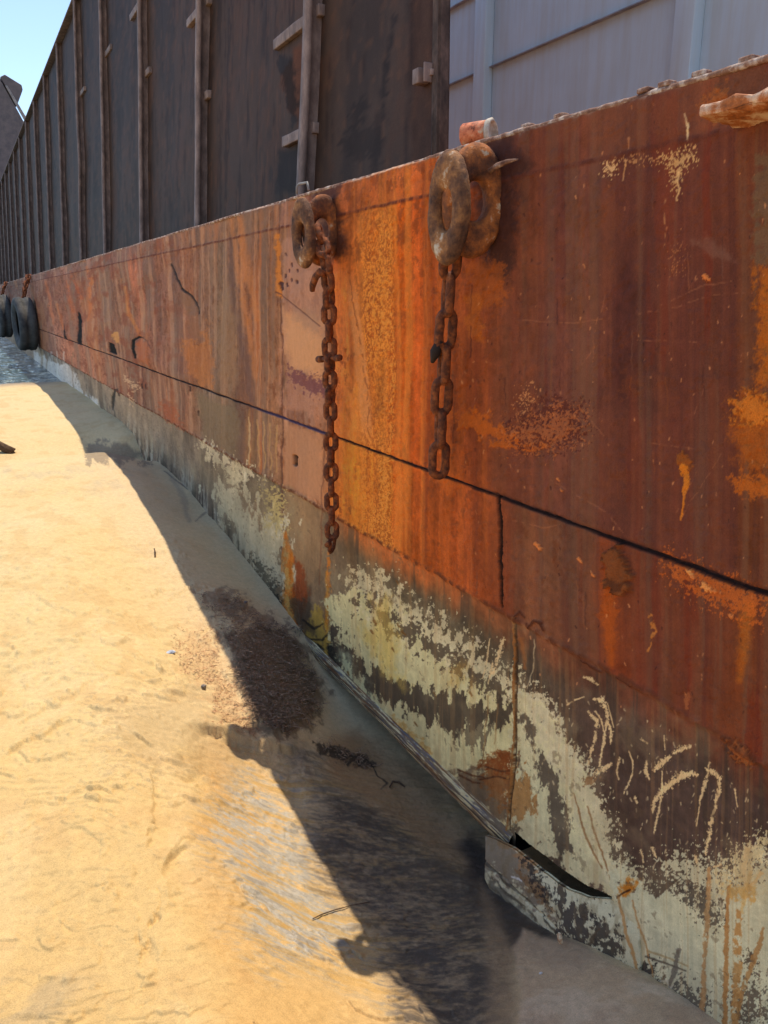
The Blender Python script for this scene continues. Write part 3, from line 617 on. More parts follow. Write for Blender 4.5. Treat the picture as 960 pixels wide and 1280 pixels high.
T.over(sm(.44, .58, fbr(YYf*9, K*.42, 5, 209, .62))*.9, (206, 194, 152)); T.over(sm(.56, .68, fbr(YYf*12, K*.45, 5, 211, .62))*.8, (84, 84, 100))
T.over(sm(.55, .66, fbm(YYf*6, K*.35, 4, 213, .65))*.8, (122, 80, 50), 1); T.over(sm(34, 40, K)*.92, (40, 34, 30))  # underside painted near-black for the shadow gap beneath the strip
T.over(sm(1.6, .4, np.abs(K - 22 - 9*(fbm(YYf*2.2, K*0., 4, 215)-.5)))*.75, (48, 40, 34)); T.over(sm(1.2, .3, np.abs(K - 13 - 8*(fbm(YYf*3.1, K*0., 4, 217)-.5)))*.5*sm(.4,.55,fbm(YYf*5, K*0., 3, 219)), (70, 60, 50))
mChine = painted_field('flaking_chine_paint', rough=.75, grain=260, gvar=.35, bump=.6, dist=.004)
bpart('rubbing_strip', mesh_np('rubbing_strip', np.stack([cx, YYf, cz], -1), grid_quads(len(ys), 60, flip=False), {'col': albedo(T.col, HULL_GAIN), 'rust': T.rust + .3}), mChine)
# torn strip: joined to the plating at the crack tip, bent outwards and down at its free end
lipx = np.linspace(606, 800, 300)
topy = np.interp(lipx, [606, 620, 642, 679, 710, 737, 765, 800], [1045, 1049, 1061, 1090, 1112, 1122, 1125, 1140])
boty = np.interp(lipx, [606, 612, 640, 670, 700, 740, 780, 800], [1098, 1112, 1146, 1174, 1204, 1236, 1262, 1276])
offt = np.interp(lipx, [606, 660, 765, 800], [.060, .045, .0, -.012]); offb = np.interp(lipx, [606, 700, 765, 800], [.100, .08, .03, .0])
nv = 110; L = []; LP = []; LQ = []
for i in range(300):
    for j in range(nv):
        t = j/(nv-1); off = offt[i] + (offb[i]-offt[i])*t + .012*math.sin(t*math.pi)
        px, py = lipx[i], topy[i] + (boty[i]-topy[i])*t
        L.append(on_x(px, py, -off)); LP.append(px); LQ.append(py)
L = np.array(L); LP = np.array(LP); LQ = np.array(LQ)
cc = np.tile(np.array([202., 196, 164]), (len(L), 1)); T = Painter(LP, LQ, cc)
t_ = np.tile(np.linspace(0, 1, nv), 300)
T.poly([(600,1040),(625,1040),(660,1075),(690,1130),(690,1150),(650,1110),(600,1080)], (124,110,94), 22, .12, 4, a=.85, octv=5, seed=221)
T.poly([(640,1055),(665,1075),(668,1090),(650,1084)], (170,124,84), 12, .2, 2, a=.8, rust=.6); T.poly([(645,1090),(680,1105),(690,1140),(664,1118)], (134,96,62), 14, .2, 3, a=.7, rust=.6)
T.poly([(655,1078),(672,1092),(690,1120),(700,1135),(684,1128),(664,1100)], (54,48,44), 18, .25, 1.4, a=.85, octv=5, seed=223)
T.poly([(698,1118),(730,1130),(736,1180),(720,1210),(700,1170)], (74,66,60), 40, .18, 1.5, a=.9, octv=5, aniso=2, seed=225)
T.poly([(740,1150),(765,1165),(775,1215),(752,1215)], (66,60,54), 40, .2, 1.5, a=.85, octv=5, seed=227)
T.poly([(606,1090),(612,1090),(650,1135),(700,1185),(760,1235),(760,1250),(690,1200),(640,1150),(606,1112)], (96,92,84), 14, .15, 2, a=.7, seed=229)
e = LQ - np.interp(LP, [606, 640, 700, 780], [1078, 1110, 1166, 1228])
for off, c in ((0, (60,54,46)), (7, (214,208,180)), (12, (58,54,50)), (18, (196,192,164)), (23, (50,46,42))):
    T.over(sm(2.6, 1.2, np.abs(e - off + (fbm(LP*.06, LP*0, 4, 231)-.5)*10))*sm(760, 700, LP)*.62*sm(.3, .55, fbm(LP*.08, LQ*.08, 4, 237)), c); 
T.D -= .005*sm(2.5, .5, np.abs(e - (fbm(LP*.06, LP*0, 4, 231)-.5)*10))
T.stroke([(640,1097),(648,1099),(653,1102)], [1,1.6,.8], (222,220,216), .9)
T.poly([(622,1046),(640,1053),(640,1062),(622,1056)], (140,108,74), 8, .2, 2, a=.7)
T.over(.3*sm(.5,.7,fbm(LP*.2, LQ*.08, 4, 233)), (120,100,70), .4)
T.stroke([(748,1160),(741,1174),(733,1186),(726,1192)], [1.6,2.4,2.2,1.2], (92,78,62), .85); T.stroke([(757,1156),(761,1164),(758,1170)], [3,3.6,2], (84,74,62), .85)
T.stroke([(772,1122),(780,1152),(790,1188),(798,1222)], [1.6,2.2,2,1], (186,138,86), .85); T.stroke([(789,1126),(800,1160)], [.9,1.3], (186,138,86), .85)
T.D += (fbm(LP*.03, LQ*.03, 4, 235)-.5)*.014
L[:, 0] -= T.D
L = np.concatenate([L, L + np.array([.012, 0, 0])]); n0 = 300*nv
q1 = grid_quads(300, nv); q2 = grid_quads(300, nv, flip=True) + n0
idx = np.arange(n0).reshape(300, nv)
def band(a): return np.stack([a[:-1], a[1:], a[1:] + n0, a[:-1] + n0], -1)
q3 = np.concatenate([band(idx[:, 0])[:, ::-1], band(idx[:, -1]), band(idx[0, :]), band(idx[-1, :])])
bpart('torn_plate_strip', mesh_np('torn_plate_strip', L, np.concatenate([q1, q2, q3]), {'col': np.tile(albedo(T.col, HULL_GAIN), (2, 1)), 'rust': np.tile(np.clip(T.rust + .1, 0, 1), 2)}), mHull)

mDark = simple_mat('dark_scale', [(.35, (52, 40, 34)), (.65, (86, 58, 44))], scale=6, rough=.85)
mDeck = simple_mat('rusty_deck', [(.3, (96, 60, 42)), (.5, (140, 82, 50)), (.7, (120, 96, 80))], scale=5, rough=.85)
bm = bmesh.new(); bm_box(bm, .012, 9.0, -7.0, 115, ZTOP - .012, ZTOP - .002); bpart('deck', bm_mesh(bm, 'deck'), mDeck, smooth=False)
bm = bmesh.new()
bm_box(bm, .16, 9.0, -7.0, 115, ZBOT - .01, ZBOT + .002)          # bottom, set back under the strip
bm_box(bm, 8.99, 9.0, -7.0, 115, ZBOT, ZTOP - .02); bm_box(bm, .03, 9.0, 114.98, 115.0, ZBOT, ZTOP - .02); bm_box(bm, .03, 9.0, -7.0, -6.99, ZBOT, ZTOP - .02)
bpart('bottom_and_ends', bm_mesh(bm, 'bottom_and_ends'), mDark, smooth=False)

# rolled edge along the gunwale, knobbly with scale
mRim = simple_mat('scaled_gunwale', [(.35, (92, 58, 46)), (.5, (142, 104, 84)), (.62, (196, 178, 164))], scale=26, rough=.8, bump=.6)
bm = bmesh.new(); yy = list(np.concatenate([np.linspace(-6.9, .6, 50), np.geomspace(.62, 114, 560)]))
rn = [(.0055 + .004*float(fbm(np.array([y*40.0/max(1, y*.25)]), np.array([1.5]), 4, 301)[0])) for y in yy]
tube(bm, [(.006 + .006*math.sin(y*5), y, ZTOP - .006 + (rn[i]-.0075)*.8) for i, y in enumerate(yy)], rn, seg=8)
bpart('gunwale_edge', bm_mesh(bm, 'gunwale_edge'), mRim)

# ------------------------------------------------------------------ pad eyes (two plates with round holes at each place)
mLug = simple_mat('rusty_forging', [(.32, (66, 42, 34)), (.48, (122, 72, 44)), (.6, (176, 102, 50)), (.68, (196, 176, 150))], scale=15, rough=.8, bump=.7, dist=.006)  # palest stop puts the sunlit highlights into the rust colour
mLugDark = simple_mat('brown_forging', [(.32, (60, 42, 36)), (.48, (112, 76, 54)), (.6, (160, 110, 68)), (.68, (198, 184, 164))], scale=15, rough=.82, bump=.7, dist=.006)  # pale stop here too: highlights painted into the brown
def ring_mesh(rx, rz, hx, hz, hoz, th, bev, seed, nseg=56, nm='pad_eye'):
    """oval plate with an oval hole; lies in XZ, thickness along Y, rounded edges"""
    bm = bmesh.new(); rows = []
    sec = []                        # closed cross-section: s from hole edge (0) to outer edge (1), y
    for k in range(20):
        a = 2*math.pi*k/20; c, s = math.cos(a), math.sin(a)
        e = 2.0/2.5
        sec.append((.5 + .5*math.copysign(abs(c)**e, c), .5*th*math.copysign(abs(s)**e, s)))
    for i in range(nseg):
        a = 2*math.pi*i/nseg; c, s = math.cos(a), math.sin(a)
        o = Vector((rx*c, 0, rz*s)); h = Vector((hx*c, 0, hz*s + hoz))
        rows.append([bm.verts.new(h.lerp(o, u) + Vector((0, y, 0))) for u, y in sec])
    for i in range(nseg):
        A, B = rows[i], rows[(i+1) % nseg]
        for k in range(20): bm.faces.new((A[k], A[(k+1) % 20], B[(k+1) % 20], B[k]))
    bmesh.ops.recalc_face_normals(bm, faces=bm.faces)
    bmesh.ops.subdivide_edges(bm, edges=bm.edges, cuts=1, use_grid_fill=True)
    me = bm_mesh(bm, nm); roughen(me, .003, 9, seed); roughen(me, .0016, 60, seed+1)
    return me
def pad_eye(px, py, x, rx, rz, hx, hz, hoz, th, rot, tilt, mat, seed):
    c = on_x(px, py, x)
    o = link('pad_eye', ring_mesh(rx, rz, hx, hz, hoz, th, 0, seed), mat, barge)
    o.location = Vector(c) - barge.location; o.rotation_euler = (0, tilt, rot)
    return o
R = math.radians
pad_eye(592, 252, -.070, .100, .166, .038, .058, .0, .070, R(-8), R(3), mLug, 1)
pad_eye(561, 261, -.156, .082, .164, .036, .056, -.004, .054, R(97), R(0), mLugDark, 2)
pad_eye(402, 288, -.060, .088, .148, .036, .050, .0, .050, R(-4), R(6), mLug, 3)
pad_eye(379, 291, -.165, .078, .144, .036, .050, -.01, .044, R(98), R(4), mLugDark, 4)
# the one at the right edge of the picture: only its sunlit top shelf shows
bm = bmesh.new(); c = on_x(930, 140, -.04)
bm_box(bm, -.07, .05, -.17, .055, -.016, .010, bev=.008); bmesh.ops.subdivide_edges(bm, edges=bm.edges, cuts=5, use_grid_fill=True)
me = bm_mesh(bm, 'bracket_plate'); roughen(me, .010, 30, 8)
o = link('bracket_plate', me, simple_mat('sunlit_tone_bracket', [(.34, (112, 64, 42)), (.48, (176, 104, 60)), (.62, (218, 186, 160))], scale=18, rough=.8, bump=.6), barge); o.location = Vector(c) - barge.location; o.rotation_euler = (0, R(6), R(4))  # bracket colour made paler to carry the sunlight on its top
# spike of bent bar beside the second pair
bm = bmesh.new(); tube(bm, [on_x(612, 214, -.05), on_x(622, 207, -.045), on_x(634, 202, -.035), on_x(648, 199, -.02)], [.008, .009, .007, .002], seg=8)
bpart('bent_bar', bm_mesh(bm, 'bent_bar'), mRim)
# wire loop handle on the deck edge by the first pair and flat rivets along the rim
bm = bmesh.new(); tube(bm, [on_x(371, 243, .05), on_x(371, 233, .05), on_x(374, 230, .06), on_x(384, 228, .08), on_x(386, 238, .08)], .006, seg=8)
bpart('wire_handle', bm_mesh(bm, 'wire_handle'), simple_mat('grey_wire', [(.4, (110, 108, 106)), (.6, (150, 146, 140))], rough=.6))
for px, py in ((878, 80), (835, 92), (808, 103), (660, 150), (702, 136), (937, 68)):
    bm = bmesh.new(); bm_box(bm, -.014, .014, -.018, .018, -.004, .009, bev=.004)
    o = link('rivet_stub', bm_mesh(bm, 'rivet_stub'), mRim, barge); c = on_x(px, py + 3, .02); o.location = (c[0], c[1], .004)
# ------------------------------------------------------------------ chains
mChain = simple_mat('rusty_chain', [(.30, (56, 34, 26)), (.48, (104, 56, 34)), (.62, (150, 82, 42)), (.75, (120, 100, 92))], scale=40, rough=.82, bump=.7, dist=.004)
def link_mesh(Ln, W, r, seed, rot=0.0):
    """one oval chain link hanging along Z, in the XZ plane turned by rot about Z"""
    bm = bmesh.new(); h = Ln/2 - W/2; R_ = W/2 - r; pts = []
    for k in range(9): a = math.pi*k/8; pts.append((R_*math.cos(a), 0, h + R_*math.sin(a)))
    for k in range(9): a = math.pi + math.pi*k/8; pts.append((R_*math.cos(a), 0, -h + R_*math.sin(a)))
    pts.insert(9, (-R_, 0, 0)); pts.append((R_, 0, 0))
    tube(bm, pts, r, seg=10, closed=True)
    bmesh.ops.recalc_face_normals(bm, faces=bm.faces)
    bmesh.ops.subdivide_edges(bm, edges=bm.edges, cuts=1, use_grid_fill=True)
    me = bm_mesh(bm, 'chain_link'); roughen(me, r*.16, 60, seed); return me
def chain(label, path, Ln, W, r, rot0, group=None, tilt=None):
    """path: world points the chain hangs along; links of inner pitch Ln-2r alternate"""
    root = empty('chain', path[0]); tag(root, label, 'chain', group)
    P_ = [Vector(p) for p in path]; seg = [(P_[i+1]-P_[i]).length for i in range(len(P_)-1)]; tot = sum(seg)
    pitch = Ln - 2*r*1.05; n = max(2, int(round(tot/pitch)))
    def at(s):
        for i, l in enumerate(seg):
            if s <= l or i == len(seg)-1: return P_[i].lerp(P_[i+1], s/l), (P_[i+1]-P_[i]).normalized()
            s -= l
    for k in range(n):
        p, t = at((k+.5)*tot/n)
        o = link('link', link_mesh(Ln, W, r, k*3 + int(Ln*1000)), mChain, root)
        q = (-t).to_track_quat('Z', 'Y').to_matrix().to_4x4()
        o.matrix_local = Matrix.Translation(p - P_[0]) @ q @ Matrix.Rotation(rot0 + (k % 2)*math.pi/2 + random.uniform(-.12, .12), 4, 'Z')
    return root
# first chain: threaded through the left pad eye, hanging past the groove
xa = -.085
pth = [on_x(p, q, x) for p, q, x in [(398, 284, -.10), (404, 312, -.11), (409, 335, -.10), (411, 372, xa), (412, 440, xa), (413, 520, -.08), (414, 600, -.08), (415, 672, -.08)]]
c1 = chain('longer rusty chain hanging from the left pad eye, with an open shackle at its end', pth, .100, .071, .0140, R(60))
# the shackle at the bottom: a bow and its pin
root = c1; base = Vector(pth[-1]) - Vector(pth[0])
bm = bmesh.new(); tube(bm, [(-.030, 0, .02), (-.026, 0, -.005), (-.03, 0, -.035), (-.018, 0, -.062), (0, 0, -.07), (.018, 0, -.062), (.03, 0, -.035), (.026, 0, -.005), (.030, 0, .02)], .0095, seg=10)
tube(bm, [(-.052, 0, .012), (.05, 0, .012)], .0085, seg=10); tube(bm, [(-.058, 0, .012), (-.040, 0, .012)], .014, seg=8)
me = bm_mesh(bm, 'shackle'); roughen(me, .002, 60, 3); o = link('shackle', me, mChain, root); o.location = base + Vector((0, 0, -.012)); o.rotation_euler = (R(12), R(-20), R(40))
# hook-shaped stray link end beside its top, and a shackle pin half way
bm = bmesh.new(); p0 = Vector(pth[0]); hk = [Vector(on_x(*q)) - p0 for q in [(405, 342, -.12), (400, 340, -.125), (395, 346, -.13), (391, 356, -.13), (390, 364, -.13)]]
tube(bm, hk, [.014, .016, .016, .015, .012], seg=10); me = bm_mesh(bm, 'hook'); roughen(me, .003, 50, 4); link('hook', me, mChain, root)
bm = bmesh.new(); tube(bm, [Vector(on_x(399, 449, -.09)) - p0, Vector(on_x(425, 447, -.08)) - p0], .009, seg=10); tube(bm, [Vector(on_x(398, 449, -.09)) - p0, Vector(on_x(403, 449, -.09)) - p0], .015, seg=10); tube(bm, [Vector(on_x(420, 448, -.08)) - p0, Vector(on_x(425, 447, -.08)) - p0], .014, seg=10)
me = bm_mesh(bm, 'shackle_pin'); roughen(me, .002, 60, 6); link('shackle_pin', me, mChain, root)
# second chain: larger links, ends in an open oval link
xb = -.10
pth = [on_x(p, q, x) for p, q, x in [(566, 300, -.12), (562, 340, -.11), (557, 420, xb), (552, 500, -.085), (548, 594, -.075)]]
c2 = chain('shorter rusty chain of larger links hanging from the right pad eye', pth, .146, .078, .0152, R(8))
bm = bmesh.new(); p0 = Vector(pth[0]); tube(bm, [Vector(on_x(551, 425, -.12)) - p0, Vector(on_x(545, 440, -.125)) - p0, Vector(on_x(541, 452, -.12)) - p0], [.012, .017, .007], seg=8)
me = bm_mesh(bm, 'frayed_wire'); roughen(me, .007, 60, 9); link('frayed_wire', me, simple_mat('black_wire', [(.4, (40, 30, 28)), (.6, (74, 50, 40))], rough=.9), c2)

# ------------------------------------------------------------------ bin wall on the deck
LEAN = .073
def bw(px, py, d=1.45, lean=LEAN):
    """pixel on the leaning bin wall plane x = d + lean*(z - ZTOP)"""
    dr = ray(px, py); t = (d + lean*(CAM[2]-ZTOP) - CAM[0])/(dr[0] - lean*dr[2]); return CAM + dr*t
D0 = 1.45
zt = np.mean([bw(103, 0)[2], bw(36, 151)[2], bw(2, 230)[2]])
HB = zt - ZTOP
yend = bw(556, 185)[1]; yend2 = bw(552, 0)[1]; zend2 = bw(552, 0)[2]
slope = (yend2 - yend)/(zend2 - ZTOP)
mBin = None
def bin_field(Y, Z):
    P, Q = project(D0 + LEAN*(Z-ZTOP), np.maximum(Y, 2.0), Z)
    a = fbm(Y*2.2, Z*.5, 5, 401, .6); b = fbm(Y*9, Z*1.4, 4, 405, .6); c = fbm(Y*3, Z*2.5, 5, 409, .62)
    col = np.tile(np.array([92., 82, 77]), (len(Y), 1)); T = Painter(P, Q, col)
    T.over(sm(.45, .62, a)*.7, (70, 66, 66)); T.over(sm(.52, .66, c)*.6, (104, 84, 74)); T.over(sm(.56, .68, b)*.5, (58, 50, 48)); T.over(sm(.6, .7, fbm(Y*20, Z*6, 4, 413))*.5, (116, 92, 78))
    # bare brown panel beside the nearest stiffener, dark rub marks, old runs
    T.poly([(366, 60), (396, 40), (392, 235), (372, 240), (372, 160), (352, 110)], (122, 88, 74), 8, .08, 4, a=.8, rust=.6)
    T.poly([(344, 62), (366, 78), (372, 150), (364, 160), (356, 110)], (52, 48, 48), 6, .1, 3, a=.8)
    T.poly([(346, 190), (390, 178), (388, 240), (346, 240)], (50, 48, 50), 6, .08, 4, a=.75)
    T.poly([(488, 20), (494, 20), (486, 80), (478, 150), (474, 110)], (50, 46, 46), 7, .12, 3, a=.8); T.poly([(436, 130), (452, 120), (454, 150), (440, 160)], (54, 50, 50), 14, .2, 3, a=.7); T.poly([(425, 165), (480, 160), (470, 200), (440, 200)], (56, 52, 52), 18, .2, 3, a=.6)
    T.stroke([(512, 0), (514, 60), (511, 110), (508, 185)], [1, 1.6, 1], (54, 44, 42), .7); T.stroke([(541, 0), (544, 90), (546, 185)], [2, 2.4, 2], (52, 40, 38), .8)
    T.over(sm(510, 516, P)*.5, (96, 74, 66), .5)
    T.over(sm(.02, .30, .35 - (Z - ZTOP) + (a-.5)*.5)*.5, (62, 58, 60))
    T.D = (fbm(Y*.7, Z*.8, 4, 417)-.5)*.05 + (fbm(Y*4, Z*4, 3, 419)-.5)*.006
    return np.clip(T.col, 4, 240), np.clip(T.rust + .25, 0, 1), T.D
BIN_GAIN = np.array([.76, .54, .42])
mBin = painted_field('dark_bin_paint', rough=.75, grain=70, gvar=.25, bump=.35, dist=.004, spec=.08)
ys = np.concatenate([np.linspace(0, .9, 40)**1.0*2.5, 2.5 + np.geomspace(.06, 106, 460) - .06]); zs = np.linspace(0, HB, 260)
yy, zz = np.meshgrid(ys, zs); bY = (yend + slope*zz + yy).ravel(); bZ = (ZTOP + zz).ravel()
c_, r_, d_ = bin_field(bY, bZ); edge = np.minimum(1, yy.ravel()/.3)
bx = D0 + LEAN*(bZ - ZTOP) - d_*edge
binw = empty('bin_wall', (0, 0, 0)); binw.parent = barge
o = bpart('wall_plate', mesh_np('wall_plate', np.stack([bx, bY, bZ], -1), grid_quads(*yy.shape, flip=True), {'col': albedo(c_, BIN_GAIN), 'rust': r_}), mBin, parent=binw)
mBinE = simple_mat('bin_edge_paint', [(.3, (104, 88, 80)), (.5, (136, 113, 103)), (.68, (166, 140, 127))], scale=9, rough=.75, stretch=(1, 1, .5))
# back and end of the bin, and the top rail
bm = bmesh.new()
def slab(bm, x0, x1, z0, z1, ya, yb):
    """box that leans with the wall; ya/yb may slope with height"""
    vs = []
    for z in (z0, z1):
        lx = LEAN*(z - ZTOP)
        for x, y in ((x0, ya + slope*(z-ZTOP)), (x1, ya + slope*(z-ZTOP)), (x1, yb), (x0, yb)): vs.append(bm.verts.new((x + lx, y, z)))
    for f in ((3, 2, 1, 0), (4, 5, 6, 7), (0, 1, 5, 4), (1, 2, 6, 5), (2, 3, 7, 6), (3, 0, 4, 7)): bm.faces.new([vs[i] for i in f])
slab(bm, D0 + .03, D0 + .05, ZTOP, zt, yend + .002, 112)
bpart('back_plate', bm_mesh(bm, 'back_plate'), mBinE, parent=binw, smooth=False)
bm = bmesh.new(); slab(bm, D0 - .035, D0 + .055, ZTOP, zt, yend - .03, 0)
bm.free(); bm = bmesh.new()
vs = []
for z in (ZTOP, zt):
    lx = LEAN*(z-ZTOP); y0 = yend + slope*(z-ZTOP)
    for x, y in ((D0-.03, y0-.02), (D0+.06, y0-.02), (D0+.06, y0+.07), (D0-.03, y0+.07)): vs.append(bm.verts.new((x+lx, y, z)))
for f in ((3, 2, 1, 0), (4, 5, 6, 7), (0, 1, 5, 4), (1, 2, 6, 5), (2, 3, 7, 6), (3, 0, 4, 7)): bm.faces.new([vs[i] for i in f])
bmesh.ops.bevel(bm, geom=bm.edges, offset=.01, segments=2, affect='EDGES'); bmesh.ops.subdivide_edges(bm, edges=bm.edges, cuts=6, use_grid_fill=True)
me = bm_mesh(bm, 'end_post'); roughen(me, .008, 9, 3); bpart('end_post', me, simple_mat('dark_post_paint', [(.34, (56, 46, 42)), (.52, (84, 68, 60)), (.7, (116, 92, 80))], scale=9, rough=.8, stretch=(1, 1, .5), spec=.1), parent=binw)
bm = bmesh.new(); x_t = D0 + LEAN*HB
bm_box(bm, x_t - .16, x_t + .06, yend + slope*HB - .02, 112, zt + .002, zt + .04, bev=.01); bpart('top_rail', bm_mesh(bm, 'top_rail'), mBinE, parent=binw)
# vertical stiffeners: flat bar with a bulb edge
def stiff_mesh(seed, bend=0.0):
    bm = bmesh.new(); n = 40; rows = []
    for i in range(n):
        z = HB*i/(n-1); dy = .025*math.sin(i*.5 + seed) * .5 + bend*math.exp(-((i-n*.42)/5)**2); x = LEAN*z
        sec = [(-.012, 0), (-.012, -.11), (-.05, -.125), (-.058, -.15), (-.05, -.175), (0, -.180), (.05, -.175), (.058, -.15), (.05, -.125), (.012, -.11), (.012, 0)]
        rows.append([bm.verts.new((x + b + .03, a + dy, z)) for a, b in sec])
    for i in range(n-1):
        for k in range(10): bm.faces.new((rows[i][k], rows[i+1][k], rows[i+1][k+1], rows[i][k+1]))
    bm.faces.new(rows[-1]); bmesh.ops.recalc_face_normals(bm, faces=bm.faces)
    me = bm_mesh(bm, 'stiffener'); roughen(me, .0012, 3, seed); return me
ybs = [bw(392, 235)[1], bw(258, 271)[1], bw(186, 294)[1], bw(138.5, 309)[1]]
pitch = (ybs[-1]-ybs[0])/3
k = 0; y = ybs[0]; syz = []
meS = [stiff_mesh(s) for s in range(4)] + [stiff_mesh(9, -.14)]
while y < 110:
    yy_ = ybs[k] if k < 4 else y
    o = link('stiffener', meS[4 if k == 4 else k % 4], mBinE, binw); o.location = (D0 - .0, yy_, ZTOP) - barge.location if False else Vector((D0, yy_, ZTOP)) - barge.location
    syz.append(yy_); k += 1; y = ybs[0] + pitch*k
# short rungs welded to the far side of the nearer stiffeners
def rung(pa, pb):
    a = bw(*pa, d=D0-.06); b = bw(*pb, d=D0-.06); z = (a[2]+b[2])/2
    bm = bmesh.new(); bm_box(bm, -.05, .05, 0, abs(a[1]-b[1]), -.045, .045, bev=.006); bmesh.ops.subdivide_edges(bm, edges=bm.edges, cuts=3, use_grid_fill=True)
    me = bm_mesh(bm, 'rung'); roughen(me, .006, 10, int(pa[0])); o = link('rung', me, mBinE, binw)
    o.location = Vector((D0 + LEAN*(z-ZTOP) - .0, min(a[1], b[1]), z)) - barge.location
for pa, pb in (((340, 55), (397, 12)), ((351, 178), (390, 158)), ((245, 128), (258, 116)), ((232, 26), (258, 2)), ((175, 97), (185, 88)), ((125, 73), (137, 62)), ((161, 18), (182, -6)), ((98, 118), (104, 112))): rung(pa, pb)
# small hinge lug near the end of the wall
bm = bmesh.new(); bm_box(bm, -.09, .0, -.10, -.085, -.06, .06, bev=.006); bm_box(bm, -.09, 0, -.02, .06, -.05, .045, bev=.006); bm_box(bm, -.05, 0, -.12, .08, -.02, .02, bev=.004)
c = bw(535, 96); o = link('hinge_lug', bm_mesh(bm, 'hinge_lug'), mBinE, binw); o.location = Vector(c) - barge.location + Vector((0, 0, 0))

# ------------------------------------------------------------------ painted steel wall behind
X2 = 6.0
gw_ = empty('steel_deckhouse', (X2, 0, ZTOP)); tag(gw_, 'pale blue-grey painted steel wall with ribs, standing behind the barge deck', 'steel wall')
mGrey = None
def grey_material():
    m, nt, b = new_mat('pale_grey_paint'); L = nt.links.new
    geo = N(nt, 'ShaderNodeNewGeometry'); mp = N(nt, 'ShaderNodeMapping'); mp.inputs['Scale'].default_value = (1, 1, .09); L(geo.outputs['Position'], mp.inputs[0])
    n1 = N(nt, 'ShaderNodeTexNoise', Scale=7.0, Detail=5.0, Roughness=.65); L(mp.outputs[0], n1.inputs['Vector'])
    cr = N(nt, 'ShaderNodeValToRGB'); L(n1.outputs[0], cr.inputs[0])
    el = cr.color_ramp.elements
    el[0].position = .36; el[0].color = (*(lin((190, 202, 204))*1.0), 1); el[1].position = .6; el[1].color = (*(lin((194, 212, 220))*1.0), 1)
    e = el.new(.70); e.color = (*(lin((196, 210, 214))*1.0), 1); e = el.new(.78); e.color = (*(lin((188, 190, 176))*1.0), 1)
    n2 = N(nt, 'ShaderNodeTexNoise', Scale=2.0, Detail=6.0, Roughness=.6); L(geo.outputs['Position'], n2.inputs['Vector'])
    mx = N(nt, 'ShaderNodeMix', data_type='RGBA', blend_type='MULTIPLY'); mx.inputs[0].default_value = .5; L(cr.outputs[0], mx.inputs[6])
    r2 = N(nt, 'ShaderNodeMapRange'); L(n2.outputs[0], r2.inputs[0]); r2.inputs[3].default_value = .8; r2.inputs[4].default_value = 1.2; L(r2.outputs[0], mx.inputs[7])
    L(mx.outputs[2], b.inputs['Base Color']); b.inputs['Roughness'].default_value = .5; b.inputs['Specular IOR Level'].default_value = .3
    bp = N(nt, 'ShaderNodeBump', Strength=.25, Distance=.02); L(n2.outputs[0], bp.inputs['Height']); L(bp.outputs[0], b.inputs['Normal'])
    return m
mGrey = grey_material()
ya_, yb_ = -6.0, 24.0; zA = on_x(615, 85, X2)[2]; zB = on_x(555, 18, X2)[2]
zTopW = max(on_x(960, -30, X2)[2], on_x(556, -30, X2)[2]) + .2
bm = bmesh.new(); bm_box(bm, 0, .3, ya_, yb_, 0, zTopW - ZTOP)
link('wall_plate', bm_mesh(bm, 'wall_plate'), mGrey, gw_, smooth=False)
mShade = simple_mat('shaded_stringer_grey', [(.4, (136, 142, 150)), (.6, (164, 172, 182))], scale=5, rough=.6)  # darker than the wall: shadow of the stringer bars put into their colour
for z in (zA, zB, zA - (zB-zA), zB + (zB-zA), zB + 2*(zB-zA)):
    bm = bmesh.new(); bm_box(bm, -.075, -.002, ya_, yb_, z - ZTOP - .006, z - ZTOP + .006); link('stringer', bm_mesh(bm, 'stringer'), mShade, gw_, smooth=False)
for px, py in ((602, 100), (857, 50)):
    y0 = on_x(px, py, X2 - .10)[1]; bm = bmesh.new(); bm_box(bm, -.16, -.003, y0 - .14, y0 + .14, 0, zTopW - ZTOP, bev=.012); link('rib', bm_mesh(bm, 'rib'), mGrey, gw_)
yr = [on_x(602, 100, X2 - .10)[1], on_x(857, 50, X2 - .10)[1]]; dr_ = yr[0] - yr[1]
for y0 in (yr[0] + dr_, yr[0] + 2*dr_, yr[1] - dr_, yr[1] - 2*dr_):
    bm = bmesh.new(); bm_box(bm, -.16, -.003, y0 - .14, y0 + .14, 0, zTopW - ZTOP, bev=.012); link('rib', bm_mesh(bm, 'rib'), mGrey, gw_)

# ------------------------------------------------------------------ orange pipe end lying on the deck edge
c = Vector(on_x(589, 168, .07))
root = empty('pipe_stub', c); tag(root, 'short orange pipe end with pale rim lying on the barge deck edge', 'pipe')
ax = Matrix.Rotation(R(28), 4, 'Z') @ Matrix.Rotation(R(90), 4, 'X')
def lathe(prof, seg=28):
    bm = bmesh.new(); rows = [[bm.verts.new((r*math.cos(2*math.pi*k/seg), r*math.sin(2*math.pi*k/seg), z)) for k in range(seg)] for r, z in prof]
    for a, b in zip(rows[:-1], rows[1:]):
        for k in range(seg): bm.faces.new((a[k], a[(k+1) % seg], b[(k+1) % seg], b[k]))
    bm.faces.new(rows[0][::-1]); bm.faces.new(rows[-1]); bmesh.ops.recalc_face_normals(bm, faces=bm.faces); return bm
me = bm_mesh(lathe([(.030, -.03), (.036, -.026), (.037, .02), (.036, .062)]), 'pipe_body'); roughen(me, .003, 30, 2); o = link('pipe_body', me, simple_mat('orange_paint', [(.36, (120, 66, 44)), (.44, (196, 104, 66)), (.58, (214, 132, 92)), (.66, (206, 180, 150))], scale=40, rough=.6), root); o.matrix_local = ax
